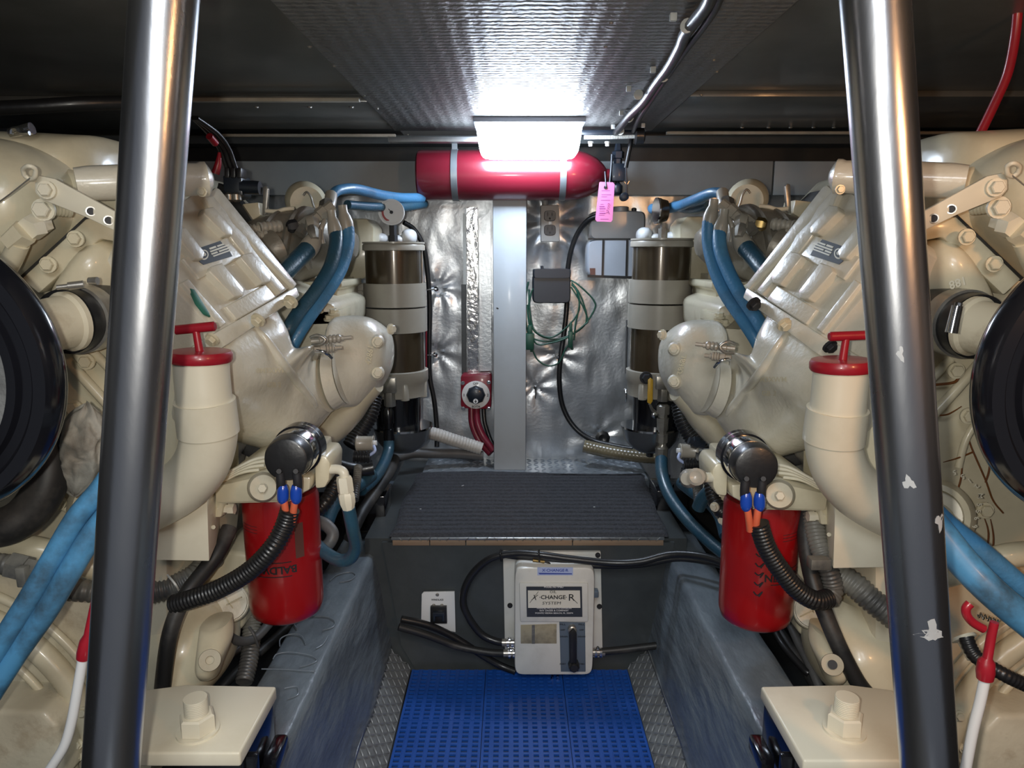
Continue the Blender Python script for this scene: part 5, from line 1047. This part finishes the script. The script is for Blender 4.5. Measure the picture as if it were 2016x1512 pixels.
    mk('nut', join(lathe(c, (0, 0, 1), [(0, 0.024), (0.003, 0.024), (0.003, 0.021)], 32), lathe(c + Vector((0, 0, 0.003)), (0.0, 0.02, 1), [(0, 0.0205), (0.018, 0.0205), (0.020, 0.018)], 6)), 'cream_pale', em)
    mk('stud', ribbed([(*(c + Vector((0, 0, 0.018))), 0.0132), (*(c + Vector((0.0, 0, 0.030))), 0.0132), (*(c + Vector((0.0, 0, 0.044))), 0.0132)], 0.0022, 0.05 if not L else 0.015, 28), 'cream_pale', em)
    bl = mk('mount_bracket', join(box((xi - s.g * 0.045, 0.79, zt - 0.075), (0.075, 0.11, 0.11)), box((xi - s.g * 0.02, 0.75, zt - 0.060), (0.05, 0.012, 0.06)), box((xi + s.g * 0.004, 0.81, zt - 0.077), (0.018, 0.05, 0.022))), 'black_gloss', em, bevel=0.004)
    # blue fuel hoses at the turbo
    if L:
        obj_tube('fuel_hose', [(655, 383, 1.50), (668, 374, 1.52), (700, 372, 1.58), (750, 384, 1.72), (790, 390, 1.82), (830, 390, 1.9)], 10, 'blue_hose', 'bright blue hose running from the left turbo behind the gauge', 'hose', n=18)
        obj_tube('fuel_hose', [(684, 403, 1.60), (730, 407, 1.7), (790, 408, 1.82), (835, 401, 1.92)], 9, 'blue_dark', 'dark blue hose just under the bright one at the left turbo', 'hose')
        hp_ = [([(662, 458, 1.40), (660, 490, 1.38), (648, 530, 1.35), (620, 575, 1.31), (590, 612, 1.27), (566, 650, 1.24), (540, 700, 1.24)], 'blue_dark', 'nearer blue hose sweeping down behind the left nameplate box'), ([(684, 448, 1.42), (684, 480, 1.41), (672, 525, 1.38), (650, 565, 1.34), (618, 610, 1.30), (588, 655, 1.27), (562, 705, 1.26)], 'blue_hose', 'farther blue hose sweeping down behind the left nameplate box')]
    else:
        obj_tube('fuel_hose', [(1420, 380, 1.50), (1400, 380, 1.53), (1370, 392, 1.6), (1335, 406, 1.72), (1300, 412, 1.8), (1285, 411, 1.88)], 10, 'blue_hose', 'bright blue hose running from the right turbo past the gauge', 'hose', n=18)
        obj_tube('fuel_hose', [(1395, 404, 1.62), (1370, 412, 1.7), (1345, 410, 1.8), (1330, 404, 1.92)], 9, 'blue_dark', 'dark blue hose just under the bright one at the right turbo', 'hose')
        hp_ = [([(1416, 456, 1.40), (1418, 490, 1.38), (1432, 530, 1.35), (1455, 575, 1.31), (1485, 620, 1.27), (1506, 655, 1.24), (1530, 705, 1.24)], 'blue_dark', 'nearer blue hose sweeping down behind the right nameplate box'), ([(1396, 436, 1.42), (1396, 480, 1.41), (1408, 530, 1.38), (1430, 580, 1.34), (1458, 622, 1.30), (1486, 665, 1.27), (1512, 712, 1.26)], 'blue_hose', 'farther blue hose sweeping down behind the right nameplate box')]
    for pts, m_, lb_ in hp_:
        o = obj_tube('fuel_hose', pts, 13.5, m_ if L else 'blue_hose', lb_, 'hose', n=18)
        x, y, Y_ = pts[0]; mk('ferrule', sweep([(*P(x, y + 8, Y_), R(14.5, y, Y_)), (*P(x - s.g * 3, y - 10, Y_), R(14.5, y, Y_)), (*P(x - s.g * 6, y - 22, Y_), R(12, y, Y_)), (*P(x - s.g * 8, y - 30, Y_), R(9, y, Y_)), (*P(x - s.g * 10, y - 44, Y_), R(9, y, Y_))], 14), 'taupe', o)
    o = obj_tube('turbo_hose', [(605, 492, 1.36), (585, 512, 1.33), (562, 535, 1.29), (535, 560, 1.25)], 18, 'blue_dark', 'thick short blue hose between %s turbo and nameplate box' % k_, 'hose', s=s)
    mk('ferrule', s.tube([(600, 498, 1.362, 19), (612, 482, 1.37, 19), (620, 466, 1.38, 14), (625, 452, 1.39, 9)], None), 'taupe', o)
    ft = thing('pipe_fittings', 'cluster of beige pipe fittings joining blue hoses on the %s turbo' % k_, 'fittings', s.q(640, 440, 1.42))
    mk('elbow', s.tube([(652, 384, 1.49), (650, 398, 1.47), (646, 412, 1.45)], 12), 'taupe', ft)
    mk('tee', join(s.lathe((655, 405, 1.44), (610, 440, 1.42), [(0, 12), (0.3, 12), (0.32, 15), (0.6, 15), (0.62, 11), (1, 11)], 8), s.lathe((622, 432, 1.43), (590, 448, 1.40), [(0, 11), (0.5, 14), (1, 10)], 6)), 'taupe', ft)
    mk('nut', s.lathe((645, 395, 1.46), (640, 424, 1.44), [(0, 10), (0.2, 15), (0.9, 15), (1, 10)], 6), 'fitting', ft)
    mk('nut', s.lathe((612, 432, 1.39), (618, 452, 1.37), [(0, 11), (0.2, 14), (0.8, 14), (1, 9)], 6), 'taupe', ft)
    mk('valve', join(s.lathe((600, 445, 1.39), (590, 462, 1.38), [(0, 10), (1, 12)], 6), s.lathe((614, 446, 1.37), (620, 470, 1.36), [(0, 9), (0.4, 12), (1, 8)], 8)), 'fitting', ft)
    mk('drain_cock', s.tube([(640, 434, 1.41), (634, 446, 1.40), (632, 462, 1.40), (636, 480, 1.40)], 5), 'taupe', ft)
    # diagonal black hose in front of the bell housing
    if L: obj_tube('rubber_hose', [(452, 1040, 1.02), (430, 1085, 0.99), (405, 1120, 0.97), (370, 1165, 0.94), (345, 1215, 0.92), (330, 1270, 0.91), (320, 1352, 0.92)], 15.5, 'black_worn', 'worn black hose dropping in front of the left bell housing', 'hose', n=20)
    else: obj_tube('rubber_hose', [(1585, 1010, 1.03), (1588, 1080, 1.0), (1602, 1150, 0.97), (1625, 1210, 0.95), (1655, 1280, 0.93), (1690, 1345, 0.92), (1720, 1380, 0.92)], 16, 'black_worn', 'worn black hose dropping in front of the right bell housing', 'hose', n=20)
    # bilge pipes beside the bearer
    if L:
        obj_tube('bilge_hose', [(500, 1170, 1.14), (496, 1230, 1.12), (492, 1290, 1.08), (480, 1345, 1.04)], 17, 'loom', 'grey ribbed hose dropping into the bilge beside the left bearer', 'hose', rib=(0.006, 0.1))
        obj_tube('bilge_pipe', [(560, 1190, 1.2), (528, 1230, 1.12), (500, 1258, 1.08), (470, 1262, 1.05), (448, 1250, 1.03)], 9, 'greyhose', 'grey pipe under the left red filter can, joined to the casting', 'pipe')
        obj_tube('bilge_pipe', [(620, 1180, 1.35), (560, 1240, 1.25), (470, 1320, 1.12), (430, 1360, 1.08)], 9, 'black_worn', 'black pipe lying in the bilge along the left bearer', 'pipe')
        obj_tube('bilge_pipe', [(600, 1180, 1.4), (520, 1240, 1.3), (440, 1300, 1.2)], 7, 'greyhose', 'thin grey pipe in the bilge below the left bell housing', 'pipe')
        obj_tube('cable_tie', [(490, 1235, 1.06), (500, 1250, 1.05), (508, 1272, 1.06)], 2.5, 'greyhose', 'dark tie holding the grey bilge pipe to the ribbed hose', 'cable tie')
    else:
        obj_tube('bilge_pipe', [(1500, 1190, 1.25), (1540, 1250, 1.15), (1580, 1310, 1.08), (1612, 1365, 1.03)], 10, 'black_worn', 'black pipe running down the bilge beside the right bearer', 'pipe')
        obj_tube('bilge_pipe', [(1545, 1200, 1.2), (1570, 1260, 1.12), (1595, 1310, 1.06), (1620, 1370, 1.02)], 9, 'greyhose', 'grey pipe beside the black one in the right bilge', 'pipe')
        obj_tube('bilge_hose', [(1510, 1200, 1.22), (1535, 1260, 1.12), (1580, 1315, 1.06), (1592, 1325, 1.05)], 7, 'black', 'thin black wire bundle ending by the right mounting plate', 'hose')
    # rear corner of the engine: black foot, solenoid, looms
    x, Yb = (-0.325, 1.62) if L else (0.375, 1.66)
    ftm = thing('rear_mount', 'black rear engine foot standing on the %s bearer by the step' % k_, 'engine mount', (x, Yb, 0.265))
    mk('foot', join(box((x, Yb, 0.275), (0.11, 0.16, 0.02)), box((x - s.g * 0.01, Yb + 0.02, 0.315), (0.075, 0.10, 0.07))), 'black_gloss', ftm, bevel=0.004)
    mk('stud', lathe((x, Yb, 0.345), (0, 0, 1), [(0, 0.02), (0.012, 0.02), (0.012, 0.01), (0.035, 0.01)], 6), 'black_gloss', ftm)
    so = thing('solenoid', 'small beige solenoid with black ribbed boot behind the %s filter head' % k_, 'solenoid', s.q(718, 880, 1.42))
    mk('body', s.lathe((702, 873, 1.42), (736, 873, 1.42), [(0, 12), (0, 14.5), (0.06, 15.5), (0.1, 14.5), (0.9, 14.5), (0.95, 15.5), (1, 15)], 28), 'taupe', so)
    mk('terminal', s.lathe((733, 872, 1.42), (742, 872, 1.42), [(0, 5), (1, 5)], 8), 'white', so)
    mk('boot', s.rib([(697, 899, 1.40), (730, 900, 1.40)], 11, 0.007, 0.2), 'black', so); mk('wires', s.tube([(728, 896, 1.40), (738, 888, 1.40), (736, 878, 1.41)], 3), 'pale_blue', so)
    obj_tube('wire_loom', [(735, 920, 1.45), (700, 925, 1.44), (660, 915, 1.42), (640, 900, 1.42)], 15, 'black', 'thick black loom crossing behind the %s filter head' % k_, 'loom', s=s)
    obj_tube('wire_loom', [(735, 780, 1.52), (728, 815, 1.50), (708, 850, 1.48), (690, 880, 1.46)], 17, 'black', 'black loom dropping behind the %s manifold' % k_, 'loom', s=s, rib=(0.007, 0.1))
    obj_tube('wire_loom', [(705, 920, 1.42), (702, 950, 1.38), (698, 985, 1.34)], 8, 'loom', 'thin ribbed loom under the %s solenoid' % k_, 'loom', s=s, rib=(0.006, 0.12))
    obj_tube('wire_loom', [(662, 935, 1.2), (655, 965, 1.18), (640, 990, 1.16), (620, 1010, 1.15)], 14, 'black', 'glossy black loom beside the %s red filter can' % k_, 'loom', s=s, rib=(0.007, 0.08))
    obj_tube('coolant_hose', [(730, 935, 1.48), (705, 955, 1.42), (680, 970, 1.38), (655, 1000, 1.34), (640, 1040, 1.3)], 14, 'blue_dark', 'dark teal hose low behind the %s filter head' % k_, 'hose', s=s)
    if L: obj_tube('coolant_hose', [(775, 905, 1.72), (765, 930, 1.64), (742, 965, 1.56), (712, 1010, 1.47), (688, 1060, 1.40)], 12, 'black_worn', 'dark hose lying along the left bearer under the drip bowl', 'hose')
    obj_tube('air_duct', [(470, 870, 1.28), (500, 885, 1.26), (535, 890, 1.25)], 17, 'greyhose', 'dark hose end under the big cream elbow, %s engine' % k_, 'hose', s=s)
    if L:
        obj_tube('fuel_line', [(766, 868, 1.68), (764, 890, 1.66), (752, 920, 1.6), (735, 945, 1.54), (712, 965, 1.48)], 11, 'blue_dark', 'blue hose leaving the bottom of the left fuel separator fitting', 'hose')
        obj_tube('fuel_line', [(686, 1000, 0.99), (694, 1040, 1.0), (700, 1075, 1.02), (690, 1098, 1.03), (668, 1103, 1.04), (640, 1088, 1.06), (622, 1072, 1.08)], 13, 'blue_dark', 'teal blue hose making a U beside the left red filter can', 'hose')
        obj_tube('fuel_line', [(620, 1025, 1.12), (640, 1032, 1.11), (655, 1050, 1.10), (648, 1070, 1.09), (632, 1080, 1.08)], 12, 'greyhose', 'grey hose curling beside the left red filter can', 'hose')
    else:
        obj_tube('fuel_line', [(1302, 905, 1.67), (1304, 935, 1.62), (1318, 975, 1.56), (1350, 1020, 1.48), (1390, 1060, 1.4), (1425, 1090, 1.34), (1450, 1110, 1.3)], 12.5, 'blue_dark', 'long teal hose from the yellow-levered valve along the right bearer', 'hose')
        obj_tube('fuel_line', [(1418, 960, 1.2), (1400, 965, 1.2), (1384, 980, 1.21), (1375, 1000, 1.22)], 13, 'blue_dark', 'short teal hose end beside the right red filter can', 'hose')
        cs = mk('sea_strainer', s.lathe((648, 893, 1.42), (710, 890, 1.42), [(0, 22), (0, 24), (1, 24), (1, 20)], 32), 'bowl'); top(cs, 'grey cylinder behind the right filter head', 'strainer')
        mk('union', s.lathe((688, 862, 1.40), (718, 852, 1.40), [(0, 8), (0.4, 8), (0.4, 12), (0.75, 12), (0.75, 8), (1, 8)], 6), 'charger', cs)

# ------------------------------------------------------------------ left foreground extras
def rag():
    V = []; F = []; n = 46; m = 60
    for j in range(n + 1):
        for i in range(m):
            t = 2 * pi * i / m; f = j / n; ph = f * pi; rr = math.sin(ph) ** 0.65
            x = 158 + 12 * (0.5 - f) * 2 + rr * math.cos(t) * (48 + 6 * math.sin(3 * ph)); y = 795 + f * 182; 
            q = Vector((math.cos(t) * 1.6, math.sin(t) * 1.6, f * 4.5))
            d = 0.030 * rr * math.sin(t); nn = noise.noise(q * 1.3) * 11 + (1 - abs(noise.noise(q * 2.2))) * 7
            p = P(x + math.cos(t) * nn * rr, y + noise.noise(q * 1.1 + Vector((5, 1, 0))) * 10, 0.86 + d + math.sin(t) * nn * 0.0009 * rr)
            V.append(p)
    for j in range(n):
        for i in range(m): F.append((j * m + i, j * m + (i + 1) % m, (j + 1) * m + (i + 1) % m, (j + 1) * m + i))
    return V, F
o = mk('rag', rag(), 'rag', ang=180); top(o, 'crumpled dirty white rag stuffed beside the left pulley', 'rag')
o = mk('rag', (lambda vf: ([v + Vector((0.035, 0.0, -0.015)) for v in vf[0]], vf[1]))(rag()), 'rag', ang=180)
bpy.data.objects.remove(o)
obj_tube('radiator_hose', [(92, 850, 0.85), (98, 900, 0.85), (88, 960, 0.84), (55, 1010, 0.83), (10, 1036, 0.82), (-50, 1045, 0.82)], 38, 'black_worn', 'fat worn black rubber hose curving under the left pulley', 'hose', n=28)
obj_tube('radiator_hose', [(1950, 850, 0.93), (1945, 930, 0.93), (1960, 985, 0.92), (2010, 1040, 0.91), (2080, 1060, 0.9)], 20, 'black_worn', 'black rubber hose showing under the right pulley', 'hose', n=24) if False else None
obj_tube('coolant_hose', [(232, 910, 0.80), (200, 960, 0.79), (150, 1020, 0.78), (100, 1105, 0.77), (50, 1190, 0.76), (-10, 1285, 0.75), (-70, 1390, 0.75)], 20.5, 'light_blue', 'upper of two blue hoses slanting down at the lower left', 'hose', n=24)
obj_tube('coolant_hose', [(262, 940, 0.80), (222, 1000, 0.79), (180, 1055, 0.78), (135, 1130, 0.77), (90, 1205, 0.765), (30, 1290, 0.76), (-40, 1400, 0.75)], 22, 'light_blue', 'lower of two blue hoses slanting down at the lower left', 'hose', n=24)
obj_tube('coolant_hose', [(1800, 985, 0.82), (1850, 1050, 0.80), (1900, 1112, 0.78), (1960, 1172, 0.76), (2040, 1238, 0.75), (2100, 1290, 0.75)], 30, 'light_blue', 'wide light blue hose slanting down at the lower right', 'hose', n=24)
obj_tube('coolant_hose', [(1810, 980, 0.84), (1862, 1032, 0.83), (1920, 1078, 0.82), (1990, 1138, 0.81), (2060, 1200, 0.8)], 22, 'blue_hose', 'darker blue hose just above the wide light blue one, lower right', 'hose', n=24)
# dipsticks
d1 = thing('dipstick', 'white dipstick tube with straight red grip at the lower left', 'dipstick', P(160, 1400, 0.78))
mk('grip', sweep([(*P(x, y, 0.72), R(r_, y, 0.72)) for x, y, r_ in ((192, 1160, 7), (184, 1200, 8), (174, 1250, 8.5), (171, 1262, 13), (166, 1285, 14), (163, 1296, 12))], 20), 'red_cap', d1)
mk('tube', tube([(*P(x, y, 0.72), R(9.5, y, 0.72)) for x, y in ((163, 1296), (152, 1360), (141, 1420), (128, 1465), (108, 1500), (80, 1540))], 6, 18), 'white', d1)
d2 = thing('dipstick', 'white dipstick tube with hooked red grip at the lower right', 'dipstick', P(1930, 1400, 0.76))
mk('grip', sweep([(*P(x, y, 0.72), R(r_, y, 0.72)) for x, y, r_ in ((1958, 1225, 8), (1952, 1250, 8.5), (1944, 1295, 9), (1942, 1302, 15), (1940, 1322, 17), (1939, 1336, 15))], 20), 'red_cap', d2)
mk('hook', tube([(*P(x, y, 0.72), R(8.5, y, 0.72)) for x, y in ((1910, 1188), (1902, 1198), (1904, 1212), (1916, 1226), (1936, 1238))], 6, 16), 'red_cap', d2)
mk('tube', tube([(*P(x, y, 0.72), R(10, y, 0.72)) for x, y in ((1939, 1336), (1930, 1380), (1915, 1440), (1898, 1530))], 6, 18), 'white', d2)
o = obj_tube('sender_cable', [(1902, 1255, 0.84), (1912, 1280, 0.83), (1930, 1300, 0.82), (1980, 1330, 0.8), (2050, 1362, 0.8)], 14, 'black', 'black corrugated cable leaving a cream plug at the lower right', 'cable', rib=(0.005, 0.06))
mk('plug', join(lathe(P(1896, 1252, 0.85), P(1920, 1296, 0.83) - P(1896, 1252, 0.85), [(0, R(22, 1250, .85)), (0.004, R(24, 1250, .85)), (0.006, R(15, 1250, .85)), (0.028, R(15, 1250, .85)), (0.03, R(10, 1250, .85))], 24)), 'cream_pale', o)
o = mk('coil_spring', tube([(*P(1925 + i * 2.2, 1210 + 6 * math.sin(i * 1.6) + i * 0.8, 0.86 + 0.004 * math.cos(i * 1.6)), 0.001) for i in range(20)], 4, 8), 'chrome'); top(o, 'small steel spring behind the hooked red grip', 'spring')
# conduits at far left, lower
obj_tube('wire_conduit', [(-20, 1108, 0.84), (15, 1112, 0.84), (40, 1118, 0.84)], 20, 'loom', 'grey ribbed conduit end at the left edge below the fat black hose', 'conduit', rib=(0.007, 0.1))
o = mk('conduit_fitting', lathe(P(22, 1112, 0.83), P(75, 1125, 0.83) - P(22, 1112, 0.83), [(0, 0.010), (0, 0.017), (0.02, 0.017), (0.02, 0.014), (0.04, 0.014)], 6), 'loom'); top(o, 'grey hexagonal conduit fitting at the left edge', 'fitting')
mk('fitting_clip', box(P(46, 1134, 0.815), (0.012, 0.012, 0.026)), 'loom', o, bevel=0.002)
obj_tube('wire_conduit', [(128, 1160, 0.87), (165, 1163, 0.87), (210, 1166, 0.88)], 21, 'loom', 'cream-grey ribbed conduit between the blue hoses and the left rail', 'conduit', rib=(0.008, 0.12))
# loom with red wires at upper left, connector block and bracket
for k, (dx, m_) in enumerate(((0, 'black'), (9, 'black'), (18, 'black'))):
    obj_tube('wire_bundle', [(380 + dx * .4, 232, 1.3), (410 + dx, 262, 1.36), (432 + dx, 292, 1.40), (444 + dx, 325, 1.42), (452 + dx, 345, 1.43)], 4.5, m_, ['first', 'middle', 'last'][k] + ' of three black wires dropping to the connector block, upper left', 'wire')
obj_tube('red_sleeve', [(412, 268, 1.34), (424, 282, 1.36)], 7, 'red_cap', 'short red sleeve on the black wires, upper left', 'sleeve')
obj_tube('red_boot', [(432, 300, 1.40, 3), (430, 320, 1.4, 6), (424, 342, 1.4, 8)], 7, 'red_cap', 'red boot hanging beside the black wires, upper left', 'boot')
cb = thing('connector_block', 'dark connector block behind the left nameplate box', 'connector', P(455, 380, 1.42))
mk('block', prism([(438, 345), (475, 345), (478, 385), (460, 392), (440, 385)], 1.42, 0.05), 'charger', cb, bevel=0.003)
for x in (446, 458, 470): mk('pin_housing', prism([(x - 5, 330), (x + 5, 330), (x + 5, 350), (x - 5, 350)], 1.415, 0.03), 'black', cb, bevel=0.002)
mk('solenoid', sweep([(*P(475, 368, 1.43), 0.013), (*P(512, 370, 1.43), 0.013)], 18), 'charger', cb)
for x in (452, 466): mk('stud_ball', lathe(P(x, 398, 1.41), (0, 0, 1), [(0, 0.004), (0.004, 0.010), (0.014, 0.010), (0.018, 0.004)], 14), 'fitting', cb)
mk('tray', prism([(430, 360), (470, 395), (520, 470), (500, 470), (440, 400), (425, 380)], 1.44, 0.03), 'black', cb)
# display unit behind the right box
du = thing('control_box', 'grey electronic box with pale label behind the right nameplate box', 'box', P(1620, 400, 1.5))
mk('case', prism([(1596, 398), (1625, 372), (1680, 372), (1680, 420), (1592, 424)], 1.50, 0.08), 'greyhose', du, bevel=0.004)
mk('label', extr([P(x, y, 1.496) for x, y in ((1604, 395), (1626, 377), (1642, 378), (1632, 396))], (0, 0.002, 0)), 'alu', du)
mk('connector', prism([(1588, 400), (1612, 400), (1610, 424), (1586, 424)], 1.46, 0.04), 'alu', du, bevel=0.002)
obj_tube('red_cable', [(2006, -20, 1.05), (2000, 60, 1.06), (1985, 140, 1.08), (1960, 200, 1.1), (1930, 262, 1.12)], 9, 'red_cap', 'red cable hanging down from the deckhead at the upper right', 'cable')
obj_tube('black_sleeve', [(-60, 215, 1.2), (60, 210, 1.22), (160, 204, 1.25), (260, 202, 1.3)], 14, 'black', 'black sleeved cable run under the deckhead at the upper left', 'cable')
o = mk('hose_clamp', join(lathe(P(20, 262, 0.98), (1, 0, 0.2), [(0, 0.006), (0.03, 0.008)], 10), tube([(*P(x, y, 0.97), 0.003) for x, y in ((22, 264), (24, 255), (34, 254), (42, 262), (58, 262))], 4, 8)), 'chrome'); top(o, 'bright clamp lying on top of the left header tank', 'clamp')
